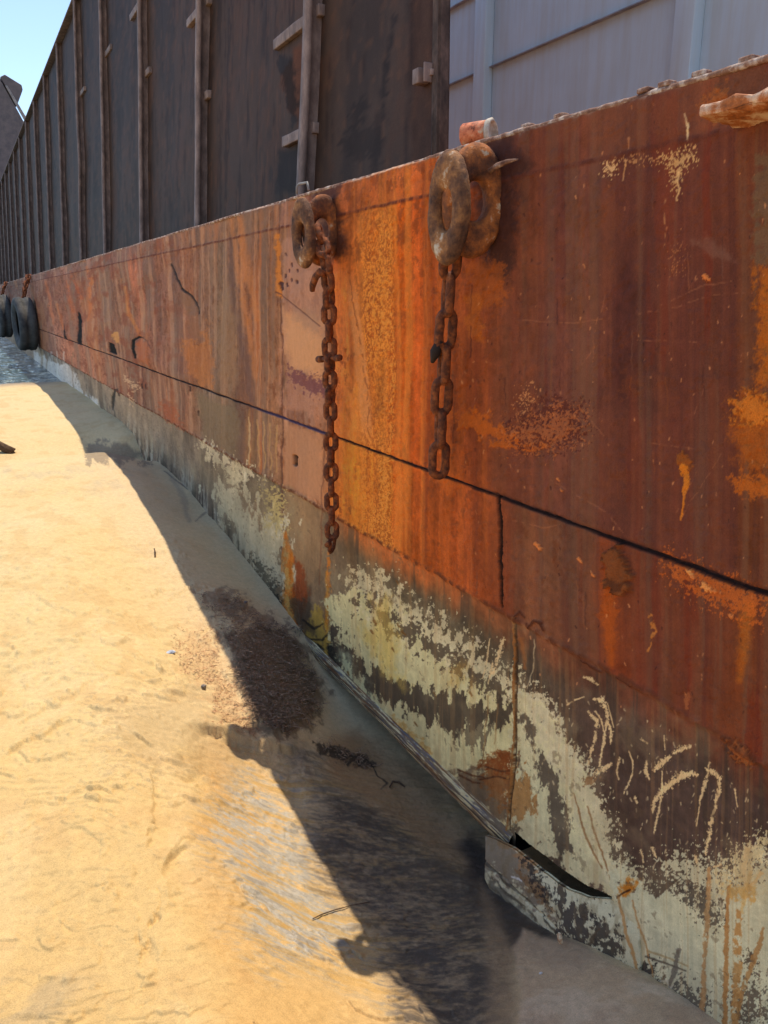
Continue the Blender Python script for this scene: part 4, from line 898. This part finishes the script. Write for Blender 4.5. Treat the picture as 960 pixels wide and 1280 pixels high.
me = bm_mesh(lathe([(.036, .0625), (.040, .064), (.041, .076), (.036, .081), (.031, .080), (.029, .070), (.008, .068)]), 'pipe_rim'); roughen(me, .002, 40, 2); o = link('pipe_rim', me, simple_mat('pale_rim', [(.35, (150, 132, 112)), (.6, (196, 186, 170))], scale=24, rough=.7), root); o.matrix_local = ax

# ------------------------------------------------------------------ tyres hung as fenders, each with its chain
mTyre = simple_mat('black_rubber', [(.35, (56, 57, 58)), (.65, (92, 90, 87))], scale=5, rough=.8, spec=.2)
def torus_tyre(Ro, Rt, wid):
    bm = bmesh.new(); rows = []; seg = 56
    sec = [(-.36, .55), (-.5, .75), (-.5, .92), (-.42, 1.0), (-.14, 1.02), (-.12, .985), (.12, .985), (.14, 1.02), (.42, 1.0), (.5, .92), (.5, .75), (.36, .55), (.30, .55), (.42, .80), (.36, .93), (-.36, .93), (-.42, .80), (-.30, .55)]
    for i in range(seg):
        a = 2*math.pi*i/seg; nb = 1 + (.012 if i % 2 else 0)
        rows.append([bm.verts.new((x*wid, Ro*r*math.cos(a)*(nb if r > .97 else 1), Ro*r*math.sin(a)*(nb if r > .97 else 1))) for x, r in sec])
    for i in range(seg):
        A, B = rows[i], rows[(i+1) % seg]
        for k in range(len(sec)): bm.faces.new((A[k], A[(k+1) % len(sec)], B[(k+1) % len(sec)], B[k]))
    bmesh.ops.recalc_face_normals(bm, faces=bm.faces); return bm_mesh(bm, 'tyre')
def fender(px, py, hpx, lab_t, lab_c):
    c = Vector(on_x(px, py, -.24)); Ro = abs(on_x(px, py - hpx/2, -.24)[2] - on_x(px, py + hpx/2, -.24)[2])/2
    t = link('tyre', torus_tyre(Ro, 0, .36), mTyre); t.location = c; t.rotation_euler = (0, 0, R(5))
    tag(t, lab_t, 'tyre', 'tyres hung on the hull as fenders')
    for s in (-1, 1):
        pass
    top = Vector((-.02, c.y + .1, ZTOP + .01)); mid = Vector((-.14, c.y + .03, (c.z + Ro*.9 + ZTOP)/2)); bot = Vector((-.24, c.y, c.z + Ro*.72))
    chain(lab_c, [top, mid, bot], .16, .10, .02, .3, 'chains of the tyre fenders'); 
    chain(lab_c.replace('near side', 'far side'), [top + Vector((0, .55, 0)), mid + Vector((0, .30, 0)), bot + Vector((.01, .06, .0))], .16, .10, .02, .9, 'chains of the tyre fenders')
fender(31, 405, 62, 'larger black tyre fender hanging on the rusty hull above the water, nearer of two', 'rusty chain on the near side of the nearer black tyre')
fender(4, 395, 50, 'black tyre fender cut by the left edge of the photo, farther of two', 'rusty chain on the near side of the farther black tyre')

# ------------------------------------------------------------------ dark raised ramp far behind
Y3 = 60.0
def on_y(px, py, y):
    d = ray(px, py); t = (y - CAM[1])/d[1]; return CAM + d*t
mRamp = simple_mat('dark_ramp_steel', [(.35, (92, 84, 84)), (.65, (118, 104, 100))], scale=2.5, rough=.8)
ramp = empty('loading_ramp', on_y(0, 215, Y3)); tag(ramp, 'dark steel ramp raised at a slant beyond the far end of the barge', 'ramp')
b0 = Vector(on_y(0, 215, Y3))
def prism(pix, dy, mat, name, parent):
    f = [Vector(on_y(x, y, Y3)) - b0 for x, y in pix]; bm = bmesh.new(); n = len(f)
    A = [bm.verts.new(v) for v in f]; B = [bm.verts.new(v + Vector((.0, dy, 0))) for v in f]
    bm.faces.new(A); bm.faces.new(B[::-1])
    for i in range(n): bm.faces.new((A[i], B[i], B[(i+1) % n], A[(i+1) % n]))
    bmesh.ops.recalc_face_normals(bm, faces=bm.faces); bmesh.ops.bevel(bm, geom=bm.edges, offset=.03, segments=1, affect='EDGES')
    return link(name, bm_mesh(bm, name), mat, parent, smooth=False)
prism([(-30, 80), (0, 99), (22, 138), (70, 226), (70, 300), (-30, 300)], 3.5, mRamp, 'ramp_plate', ramp)
prism([(0, 96), (6, 93), (27, 106), (28.5, 112), (24, 124), (21, 130)], 1.2, mRamp, 'ramp_head', ramp)
prism([(6, 107), (9, 107), (36, 152), (60, 196), (57, 197), (32, 154)], -.08, simple_mat('pale_ramp_edge', [(.4, (130, 118, 112)), (.6, (160, 150, 142))], rough=.7), 'edge_bar', ramp)
# ------------------------------------------------------------------ sand
KY = [-4, -1, .5, .9, 1.3, 1.8, 2.3, 2.7, 2.95, 3.3, 3.8, 4.2, 5.1, 6.2, 6.9, 7.45, 7.75, 8.05, 8.35, 9, 10, 12.7, 14.2, 15.5, 18, 24, 60]
KC = [-1.7, -1.74, -1.77, -1.80, -1.90, -2.02, -2.05, -2.04, -2.02, -1.95, -1.84, -1.76, -1.63, -1.53, -1.50, -1.50, -1.62, -1.62, -1.41, -1.37, -1.37, -1.365, -1.39, -1.46, -1.9, -2.4, -3]
KS = [-1.65, -1.7, -1.76, -1.84, -1.90, -1.96, -1.94, -1.90, -1.80, -1.74, -1.67, -1.61, -1.48, -1.395, -1.36, -1.37, -1.56, -1.59, -1.56, -1.47, -1.43, -1.38, -1.39, -1.44, -1.9, -2.4, -3]
KO = [-1.62, -1.62, -1.62, -1.62, -1.61, -1.61, -1.60, -1.58, -1.56, -1.53, -1.50, -1.475, -1.42, -1.37, -1.35, -1.36, -1.50, -1.56, -1.54, -1.47, -1.43, -1.38, -1.39, -1.44, -1.9, -2.4, -3]
kd = np.linspace(-4, 60, 6401)
def smooth_prof(k, sg):
    v = np.interp(kd, KY, k); n = int(sg*4/.01); g = np.exp(-.5*(np.arange(-n, n+1)*.01/sg)**2); g /= g.sum()
    return np.convolve(np.pad(v, n, mode='edge'), g, 'valid')
PC, PS, PO = smooth_prof(KC, .10), smooth_prof(KS, .07), smooth_prof(KO, .09)
def sand_base(x, y):
    yw = y + (fbm(x*1.1 + 3, y*.25, 3, 501)-.5)*.5*sm(6.5, 7.2, y) + (fbm(x*2.5, y*1.5, 3, 503)-.5)*.14
    c, s, o = (np.interp(yw, kd, k) for k in (PC, PS, PO))
    t1 = sm(0, 1, np.clip(-x/.55, 0, 1)); t2 = sm(0, 1, np.clip((-x-.5)/.75, 0, 1))
    z = c + (s-c)*t1 + (o-s)*t2
    far = sm(30, 70, np.hypot(x, y))
    return 1.75 + z - np.clip(x, 0, 1)*.05
def saw(s, sharp=.14):
    f = s - np.floor(s); return np.where(f < 1-sharp, f/(1-sharp), (1-f)/sharp)
def sand_field(x, y):
    z = sand_base(x, y)
    P, Q = project(x, y, z)
    near = sm(26, 9, y)
    big = (fbm(x*1.6, y*1.6, 4, 511)-.5)*.05
    z = z + big*near
    # wind and backwash marks: short broken ledges whose steep side faces the camera
    wx = (fbm(x*2.2, y*2.2, 4, 521)-.5); wy = (fbm(x*2.2 + 9, y*2.2, 4, 523)-.5)
    w3 = fbm(x*6, y*6, 4, 525, .6)-.5; w4 = fbm(x*6 + 5, y*6 + 3, 4, 527, .6)-.5
    flow = sm(215, 300, P + w3*90)*sm(890, 950, Q + w4*60)       # drained channel towards the hull
    def ledge(s, sharp): f = s - np.floor(s); return np.where(f < sharp, f/sharp, (1-f)/(1-sharp))
    s1 = (y*1.0 - x*.25)*4.6 + wx*3.0 + w3*.5; m1 = sm(.51, .59, fbm(x*4 + wx*3, y*6.5, 4, 531, .62))
    s2 = (y*.8 + x*.55)*8.5 + wx*3.6 + w4*.7; m2 = sm(.52, .60, fbm(x*7, y*9 + wx*3, 4, 533, .62))
    s3 = (y + x*.2)*14 + wx*5 + w3*1.0; m3 = sm(.52, .60, fbm(x*6 + 4, y*7, 4, 543, .62))
    far_ = sm(9.5, 4.5, y)*.8 + .2; hull_ = sm(-.15, -.55, x); up_ = 1 - .55*sm(760, 620, Q)
    brk = sm(.46, .56, fbr(x*14, y*18, 3, 549)); s4 = (y + x*.3)*24 + wx*6 + w4*1.4; m4 = sm(.53, .60, fbr(x*9, y*12, 4, 548))
    led = .013*ledge(s1, .010)*m1*brk + .010*ledge(s2, .014)*m2*brk + .007*ledge(s3, .022)*m3 + .005*ledge(s4, .04)*m4
    z = z + led*(1 - flow*.65)*far_*hull_*up_*(1 - .55*sm(980, 1090, Q)*sm(330, 250, P))
    z = z + .012*(fbm(x*5, y*9, 5, 545, .62)-.5)*far_
    # regular ripples at the lower left
    rp = (y*8.0 + x*3.2) + wx*1.1 + w3*.25; rm = sm(170, 40, P + w3*80)*sm(950, 1080, Q + w4*60)
    z = z + .0075*rm*ledge(rp, .12)*(.25 + .75*sm(.4, .6, fbm(x*4, y*4, 3, 547)))
    # flow rills that run down to the hole beside the hull
    ang = (y*1.0 + x*.40) + w3*.05; al = (x - y*.40)
    rl = .5*fbm(ang*32 + wx*6, al*10 + w4*2, 5, 551, .66) + .5*fbm(ang*80 + wx*9, al*28, 4, 553, .66)
    z = z + flow*(rl-.5)*.013*sm(1290, 1120, Q + w4*120)
    sr = (y*1.0 + x*.4)*9 + wx*7 + w3*4; z = z + .010*flow*ledge(sr, .08)*sm(.52, .6, fbm(x*5, y*10, 4, 555, .62))*sm(-.45, -.65, x)
    # broken scarps: (photo line, drop)
    def scarp(pts, h, w, seed, jag):
        n = fbm(P*.035, Q*.035, 5, seed, .62)-.5; n2 = fbm(P*.16, Q*.16, 3, seed+5, .6)-.5
        below = Q - np.interp(P, [p[0] for p in pts], [p[1] for p in pts]) + n*jag*2.2 + n2*jag*.25
        inx = sm(pts[0][0]-14, pts[0][0]+10, P + n*30)*sm(pts[-1][0]+14, pts[-1][0]-10, P + n*30)
        return inx*(-h*sm(-.5, .8, below)*sm(w*4, 3, below) + h*.4*sm(-24, -2, below)*sm(1.5, -1, below))
    z = z + scarp([(250, 909), (270, 915), (300, 927), (332, 935), (372, 940)], .026, 26, 561, 4)
    z = z + scarp([(10, 942), (30, 930), (55, 916), (82, 896)], .012, 10, 563, 8)
    z = z + scarp([(160, 908), (175, 920), (188, 933)], .012, 8, 565, 8)
    z = z + scarp([(204, 1080), (216, 1072), (230, 1060)], .014, 7, 567, 5)
    z = z + scarp([(20, 900), (90, 862), (160, 838)], .006, 9, 575, 14); z = z + scarp([(60, 1000), (120, 985), (200, 990)], .005, 9, 577, 14)
    dv = P - np.interp(Q, [960, 1000, 1060, 1120, 1185, 1240], [196, 192, 184, 192, 178, 196]) + (fbm(P*.03, Q*.03, 5, 569, .66)-.5)*44
    z = z - .012*sm(-1.5, 1.5, dv)*sm(46, 4, dv)*sm(945, 985, Q)*sm(1225, 1180, Q)*sm(.34, .5, fbm(P*.03, Q*.03, 3, 579))
    for (a, b, rx, rz, h) in ((238, 974, 12, 4.5, .022), (246, 951, 6, 2.5, .010), (228, 952, 6, 3, .009), (180, 1186, 6, 3.5, .012), (172, 1176, 3, 6, .010), (256, 916, 9, 3, .018), (268, 919, 6, 3, .014), (288, 926, 8, 4, .016), (300, 931, 7, 3, .014)):
        z = z - h*np.exp(-((P-a+w3*14)/rx)**2 - ((Q-b+w4*8)/rz)**2)
    z = z + .010*(fbr((y + x*.8)*7, (x - y)*2.2, 4, 641)-.5)*sm(1150, 1190, Q)*sm(620, 660, P)
    z = z + .007*sm(12, -10, poly_sd(P, Q, [(640, 1185), (655, 1160), (720, 1180), (800, 1220), (960, 1300), (650, 1330), (652, 1240)]) + (fbm(x*5, y*5, 4, 629)-.5)*12)
    # debris mound
    md = sm(18, -30, poly_sd(P, Q, [(262, 750), (300, 750), (372, 800), (398, 850), (392, 905), (340, 925), (310, 900), (285, 830)]) + (fbm(P*.05, Q*.05, 4, 571)-.5)*30)
    z = z + .03*md
    z = z + (fbm(x*40, y*40, 3, 573)-.5)*.0022*sm(6, 3, y)
    return z, P, Q, m1, m3, rl, flow, wx
def sand_colour(x, y, z, P, Q, m1, m3, rl, flow, wx):
    base = np.array([[1.0, 1.02, 1.03]])*stops(np.clip((Q-480)/800 + (fbm(x*1.3, y*1.3, 4, 601)-.5)*.5, 0, 1), [(0, (216, 190, 146)), (.3, (214, 184, 134)), (.6, (212, 178, 124)), (1, (208, 170, 114))])
    T = Painter(P, Q, base)
    T.over(.35*sm(.5, .66, fbm(x*3, y*3, 4, 603)), (222, 196, 150)); T.over(.3*sm(.55, .68, fbm(x*9, y*9, 4, 605)), (196, 158, 108))
    T.over(flow*.55*sm(420, 200, P)*sm(1290, 1000, Q) + flow*.35, (204, 154, 92))
    shade_side = sm(-.75, -.3, x + (wx)*.2)
    T.over(sm(-.9, -.45, x + wx*.25)*sm(9, 7, y)*.6, (214, 188, 152))                   # greyer tone of the hull's shade painted into the sand
    wet = np.zeros_like(P)
    w3 = fbm(x*6, y*6, 4, 525, .6)-.5; w4 = fbm(x*6 + 5, y*6 + 3, 4, 527, .6)-.5
    # silt washed out in fans, blue-grey and brown-black; sheen paints sky reflection pale grey
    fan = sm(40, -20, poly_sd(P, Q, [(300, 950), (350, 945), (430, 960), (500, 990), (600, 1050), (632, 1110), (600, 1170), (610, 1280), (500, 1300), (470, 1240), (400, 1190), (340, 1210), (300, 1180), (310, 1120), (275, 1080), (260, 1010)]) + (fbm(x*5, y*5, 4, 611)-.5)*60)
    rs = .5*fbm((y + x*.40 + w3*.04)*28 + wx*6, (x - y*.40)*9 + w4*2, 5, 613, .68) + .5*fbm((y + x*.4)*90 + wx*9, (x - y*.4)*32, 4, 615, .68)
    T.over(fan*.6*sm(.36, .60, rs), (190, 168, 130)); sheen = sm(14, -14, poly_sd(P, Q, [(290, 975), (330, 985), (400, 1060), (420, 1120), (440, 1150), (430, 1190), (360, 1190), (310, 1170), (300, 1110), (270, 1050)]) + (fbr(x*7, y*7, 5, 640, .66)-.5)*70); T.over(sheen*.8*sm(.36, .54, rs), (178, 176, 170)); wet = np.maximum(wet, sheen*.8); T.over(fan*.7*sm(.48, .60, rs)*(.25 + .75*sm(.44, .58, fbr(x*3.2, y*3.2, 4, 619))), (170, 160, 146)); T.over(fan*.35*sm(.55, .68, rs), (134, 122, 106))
    T.over(fan*.55*sm(.52, .64, fbm((y + x*.45)*40 + wx*4, (x-y*.45)*4, 4, 617, .66)), (196, 152, 84))
    wet = np.maximum(wet, fan*.5)
    dark = sm(36, -30, poly_sd(P, Q, [(380, 960), (440, 975), (500, 1000), (560, 1050), (600, 1090), (605, 1150), (640, 1290), (500, 1300), (480, 1180), (400, 1110), (390, 1020)]) + (fbm(x*4, y*4, 4, 621)-.5)*70)
    T.over(dark*.85*sm(.30, .56, rs)*.5 + dark*.45, (106, 91, 76)); T.over(dark*.75*sm(.44, .64, rs)*(.35 + .65*sm(.36, .60, fbr(x*1.8, y*1.8, 4, 618))), (82, 73, 64))
    pool = sm(14, -14, poly_sd(P, Q, [(400, 930), (450, 900), (500, 950), (610, 1060), (610, 1100), (540, 1060), (470, 1010), (410, 970)]) + (fbm(x*4, y*4, 4, 623)-.5)*26)
    T.over(pool*.8, (166, 128, 90)); wet = np.maximum(wet, pool*.5)
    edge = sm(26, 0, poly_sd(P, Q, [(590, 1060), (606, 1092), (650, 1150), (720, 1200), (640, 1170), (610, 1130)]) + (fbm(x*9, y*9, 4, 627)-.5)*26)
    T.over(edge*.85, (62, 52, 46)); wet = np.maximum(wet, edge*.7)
    rb = sm(4, -4, poly_sd(P, Q, [(640, 1185), (655, 1160), (720, 1180), (800, 1220), (960, 1300), (650, 1330), (652, 1240)]) + (fbm(x*5, y*5, 4, 629)-.5)*12)
    T.over(rb*.85, (208, 174, 138)); T.over(rb*.6*sm(.48, .62, fbr((y*1.0 + x*.8)*7 + wx*3, (x - y)*2.2, 5, 641, .6)), (228, 200, 166)); T.over(rb*.4*sm(.48, .70, fbr(x*8, y*8, 5, 643, .6)), (188, 152, 120)); bm_ = sm(10, -10, poly_sd(P, Q, [(600, 1100), (640, 1165), (645, 1200), (650, 1250), (640, 1300), (600, 1300), (606, 1200)]) + (fbm(x*5, y*5, 4, 631)-.5)*20)
    T.over(bm_*.6, (170, 138, 104)); wet = np.maximum(wet, bm_*.4)
    # dark grey dust on the crest and in the troughs at the left
    T.over(.35*sm(.48, .7, fbm(x*7, y*12, 4, 633, .6))*sm(160, 60, P)*sm(1200, 1240, Q), (150, 138, 120))
    T.over(.3*sm(.48, .72, fbm(x*10, y*5, 5, 635, .65))*sm(640, 600, Q)*sm(575, 590, Q), (172, 160, 140))
    T.poly([(120, 880), (250, 850), (330, 930), (300, 1000), (220, 960), (150, 960)], (168, 146, 112), 60, .12, 3, a=.35, octv=5, aniso=.3)
    # wrack stain under the seaweed
    T.poly([(284, 800), (330, 792), (365, 802), (392, 840), (404, 880), (385, 915), (330, 930), (316, 905), (290, 840), (282, 800)], (104, 84, 66), 34, .06, 7, a=.6, octv=5)
    T.poly([(244, 742), (290, 745), (320, 770), (350, 785), (330, 790), (270, 775)], (112, 90, 72), 30, .08, 5, a=.5)
    T.poly([(225, 800), (262, 790), (285, 850), (310, 900), (325, 925), (270, 905), (262, 860), (225, 845)], (200, 160, 116), 26, .12, 4, a=.4, octv=5)
    T.poly([(104, 550), (150, 555), (180, 570), (182, 580), (112, 580)], (120, 108, 94), 18, .12, 3, a=.6, octv=5)
    T.poly([(395, 930), (420, 932), (470, 952), (468, 962), (430, 952), (400, 942)], (70, 58, 46), 8, .2, 2, a=.85)
    T.stroke([(246, 603), (262, 612), (272, 624), (258, 640), (244, 650)], [.6, 1.2, .6], (120, 104, 90), .7); T.stroke([(205, 590), (225, 605), (240, 615), (262, 622)], [.5, 1.3, .8], (110, 96, 84), .75); T.stroke([(215, 600), (230, 622), (236, 650)], [2.5, 4, 2], (160, 146, 126), .5, soft=3)
    T.stroke([(464, 955), (472, 970), (484, 978), (478, 986)], [.7, 1, .6], (60, 48, 38), .8)
    # beyond the waterline
    shore = sm(15.2, 13.6, y - (wx)*1.0); T.over(1-shore, (150, 130, 104)); wet = np.maximum(wet, (1-shore)*.8)
    return np.clip(T.col, 4, 250), wet
az = np.concatenate([np.linspace(-180, -6, 60)[:-1], np.linspace(-6, 62, 900), np.linspace(62, 180, 42)[1:]])
rr = np.geomspace(.2, 1.6/math.tan(math.atan((1335-640)/FL) + PITCH), 150)[:-1]; py_ = np.linspace(1335, 470, 860)
dep = np.arctan((py_ - 640)/FL) + PITCH
rr = np.concatenate([[.02, .1], rr, 1.6/np.tan(dep)]); rr = np.concatenate([rr, np.geomspace(rr[-1]*1.05, 1500, 40)])
AA, RR = np.meshgrid(np.radians(az), rr)
sx, sy = (CAM[0] + RR*np.sin(AA)).ravel(), (RR*np.cos(AA)).ravel()
sz, P_, Q_, m1, m3, rl, fl_, wx_ = sand_field(sx, sy)
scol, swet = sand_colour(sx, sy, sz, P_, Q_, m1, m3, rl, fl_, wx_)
SAND_GAIN = np.array([.86, .85, .82])
mSand = painted_field('beach_sand', rough=.92, grain=300, gvar=.30, bump=.7, dist=.003, spec=.25, wet=True)
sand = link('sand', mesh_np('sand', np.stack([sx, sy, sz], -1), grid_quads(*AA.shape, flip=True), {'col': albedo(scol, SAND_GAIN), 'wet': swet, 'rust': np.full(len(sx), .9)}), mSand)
sand['kind'] = 'structure'
def ground(x, y):
    x = np.atleast_1d(np.asarray(x, float)); y = np.atleast_1d(np.asarray(y, float)); return sand_field(x, y)[0]
def on_sand_many(px, py):
    px = np.atleast_1d(np.asarray(px, float)); py = np.atleast_1d(np.asarray(py, float))
    r, u = px - 480, 640 - py; fh, up = FL*cp + u*sp, u*cp - FL*sp
    dx, dy = fh*sa + r*ca, fh*ca - r*sa; z = np.full(px.shape, .2)
    for it in range(14):
        t = (z - CAM[2])/up; z = .5*z + .5*sand_base(CAM[0] + dx*t, dy*t)
    x, y = CAM[0] + dx*t, dy*t
    return np.stack([x, y, ground(x, y)], -1)
def on_sand(px, py): return on_sand_many(px, py)[0]

# ------------------------------------------------------------------ water
def water_material():
    m, nt, b = new_mat('shallow_water'); L = nt.links.new
    b.inputs['Base Color'].default_value = (.05, .085, .085, 1); b.inputs['Roughness'].default_value = .04; b.inputs['IOR'].default_value = 1.33
    geo = N(nt, 'ShaderNodeNewGeometry'); mp = N(nt, 'ShaderNodeMapping'); mp.inputs['Scale'].default_value = (1.0, .55, 1); L(geo.outputs['Position'], mp.inputs[0])
    n1 = N(nt, 'ShaderNodeTexNoise', Scale=3.2, Detail=5.0, Roughness=.6, Distortion=.6); L(mp.outputs[0], n1.inputs['Vector'])
    bp = N(nt, 'ShaderNodeBump', Strength=1.0, Distance=.25); L(n1.outputs[0], bp.inputs['Height']); L(bp.outputs[0], b.inputs['Normal'])
    return m
wz = 1.75 - 1.415
xs = np.concatenate([-np.geomspace(1500, 7, 20), np.linspace(-6.5, 10, 60), np.geomspace(11, 1500, 20)]); ysw = np.concatenate([np.linspace(13, 40, 160), np.geomspace(41, 1500, 30)])
XX, YY = np.meshgrid(xs, ysw); Xf, Yf = XX.ravel(), YY.ravel()
wv = (fbm(Xf*1.1, Yf*.8, 4, 701)-.5)*.05*sm(80, 30, Yf)
water = link('water', mesh_np('water', np.stack([Xf, Yf, wz + wv], -1), grid_quads(*XX.shape, flip=False)), water_material()); water['kind'] = 'structure'

# ------------------------------------------------------------------ seaweed wrack (nobody could count it)
def in_poly(P, Q, pts): return poly_sd(P, Q, pts) < 0
def scatter(poly, n, seed):
    rg = np.random.default_rng(seed); xs_ = [p[0] for p in poly]; ys_ = [p[1] for p in poly]; out = []
    px = rg.uniform(min(xs_), max(xs_), n*4); py = rg.uniform(min(ys_), max(ys_), n*4)
    k = (poly_sd(px, py, poly) + (fbm(px*.08, py*.08, 4, seed)-.5)*34) < 0
    px, py = px[k][:n], py[k][:n]
    return on_sand_many(px, py)
def fibres(name, pts, lmin, lmax, w, seed, lift):
    rg = np.random.default_rng(seed); V_ = []; F_ = []; n = 5
    for p in pts:
        a = rg.uniform(0, 6.283); cur = rg.normal(0, .7); l = lmin + (lmax-lmin)*rg.random()**2.2; q = p + np.array([0, 0, rg.uniform(.001, lift)]); tilt = rg.normal(0, .18); b = len(V_); ww = w*rg.uniform(.5, 1.3); roll = rg.uniform(-1, 1)
        for i in range(n):
            d = np.array([math.cos(a), math.sin(a), 0]); nrm = np.array([-d[1], d[0], roll*.8])*ww*(1 - .5*i/n)
            V_ += [q + nrm, q - nrm]; q = q + (d + np.array([0, 0, tilt*(1 - 2*i/n)]))*l/n; a += cur/n*2
        for i in range(n-1): F_.append((b+2*i, b+2*i+1, b+2*i+3, b+2*i+2))
    return mesh_np(name, np.array(V_), np.array(F_))
mWeed = simple_mat('dry_seaweed', [(.30, (76, 60, 48)), (.46, (112, 90, 70)), (.58, (140, 114, 90)), (.70, (190, 160, 128))], scale=60, rough=.85, detail=3)
main = [(256, 745), (300, 752), (340, 785), (380, 820), (402, 865), (395, 900), (345, 928), (318, 912), (290, 840), (270, 790)]
p1 = scatter([(282, 795), (330, 790), (372, 815), (400, 860), (394, 902), (345, 926), (318, 912), (296, 850)], 4200, 3)
p2 = scatter([(250, 745), (300, 752), (330, 780), (380, 800), (350, 800), (280, 785)], 700, 4)
p3 = scatter([(215, 800), (262, 785), (285, 850), (310, 895), (322, 928), (270, 905), (262, 860), (220, 845)], 1100, 5)
p4 = scatter([(395, 930), (425, 935), (470, 952), (466, 962), (425, 950)], 160, 6)
p5 = scatter([(110, 552), (160, 555), (182, 572), (180, 584), (114, 584)], 200, 7)
wr = link('seaweed_wrack', fibres('seaweed_wrack', np.concatenate([p1, p2, p4]), .015, .075, .0018, 1, .034), mWeed, smooth=False); wr['kind'] = 'stuff'
mStraw = simple_mat('bleached_seaweed', [(.30, (84, 56, 40)), (.46, (150, 104, 70)), (.56, (190, 142, 100)), (.7, (226, 196, 156))], scale=60, rough=.85, detail=3)
ws = link('seaweed_litter', fibres('seaweed_litter', np.concatenate([p3, p1[::9], p2[::8], p5]), .008, .045, .0012, 2, .012), mStraw, smooth=False); ws['kind'] = 'stuff'

# ------------------------------------------------------------------ small things lying on the sand
def twig(label, pix, r, mat, lift=.006, cat='twig', name='twig'):
    p = [Vector(on_sand(*q)) + Vector((0, 0, lift)) for q in pix]; o0 = p[0].copy(); bm = bmesh.new()
    tube(bm, [q - o0 for q in p], [r*(.6 + .5*math.sin(math.pi*(i+.5)/len(p))) for i in range(len(p))], seg=7)
    me = bm_mesh(bm, name); roughen(me, r*.3, 40, int(pix[0][0])); o = link(name, me, mat); o.location = o0
    tag(o, label, cat); return o
mWood = simple_mat('dark_driftwood', [(.35, (60, 44, 34)), (.65, (106, 82, 62))], scale=30, rough=.9)
twig('thin dark twig lying across the shadow edge on the rilled wet sand', [(391, 1147), (402, 1141), (418, 1137), (440, 1131), (462, 1127)], .0017, mWood)
twig('small dark twig on bare brown sand near the bottom of the hull', [(487, 985), (491, 978), (499, 978), (506, 984)], .004, mWood)
twig('short dark twig standing out on smooth sunlit sand beside the shadow', [(193, 688), (194, 692), (194, 696)], .005, mWood)
p = Vector(on_sand(0, 566)); bm = bmesh.new()
tube(bm, [(-.35, .10, .30), (-.12, .04, .16), (.05, .0, .04), (.11, -.02, -.01)], [.035, .04, .045, .05], seg=9); tube(bm, [(-.16, .05, .17), (-.19, .02, .04), (-.2, 0, -.02)], [.025, .028, .03], seg=8)
me = bm_mesh(bm, 'driftwood'); roughen(me, .012, 14, 2); o = link('driftwood', me, mWood); o.location = p; tag(o, 'grey-brown piece of driftwood lying on the sand at the left edge of the photo', 'driftwood')
def pebble(label, px, py, s, mat, cat, name, on=None, rot=(0, 0, 0), seed=1):
    bm = bmesh.new(); bmesh.ops.create_icosphere(bm, subdivisions=3, radius=1.0)
    for v in bm.verts: v.co = Vector((v.co.x*s[0], v.co.y*s[1], v.co.z*s[2]))
    me = bm_mesh(bm, name); roughen(me, min(s)*.35, 1.2/max(s), seed); o = link(name, me, mat)
    o.location = Vector(on) if on is not None else Vector(on_sand(px, py)) + Vector((0, 0, s[2]*.5)); o.rotation_euler = rot; tag(o, label, cat); return o
mScrap = simple_mat('blue_white_scrap', [(.4, (120, 132, 150)), (.6, (200, 206, 214))], scale=40, rough=.6)
pebble('crumpled blue-white plastic scrap on the sunlit sand left of the seaweed', 214, 818, (.022, .014, .009), mScrap, 'plastic scrap', 'plastic_scrap', seed=3)
mPeb = simple_mat('grey_pebble', [(.4, (96, 90, 84)), (.6, (140, 130, 120))], scale=60, rough=.8)
pebble('small grey pebble on sunlit sand below the plastic scrap', 255, 862, (.012, .010, .007), mPeb, 'pebble', 'pebble', seed=5)
pebble('tiny dark pebble on shaded sand beside the hull above the seaweed', 307, 758, (.014, .010, .008), mPeb, 'pebble', 'pebble', seed=6)
pebble('white shell chip on the shaded brown sand at the bottom right', 676, 1216, (.006, .004, .003), simple_mat('shell_white', [(.4, (196, 188, 180)), (.6, (224, 218, 210))], scale=40, rough=.5), 'shell', 'shell', seed=7)
mShell = simple_mat('cream_shell', [(.38, (176, 120, 78)), (.55, (226, 206, 168)), (.7, (206, 170, 120))], scale=70, rough=.6)
pebble('oval cream shell stuck on the torn plate near its lower edge', 700, 1173, (.006, .010, .020), mShell, 'shell', 'shell', on=on_x(700, 1173, -.115), rot=(R(-14), 0, R(10)), seed=8)
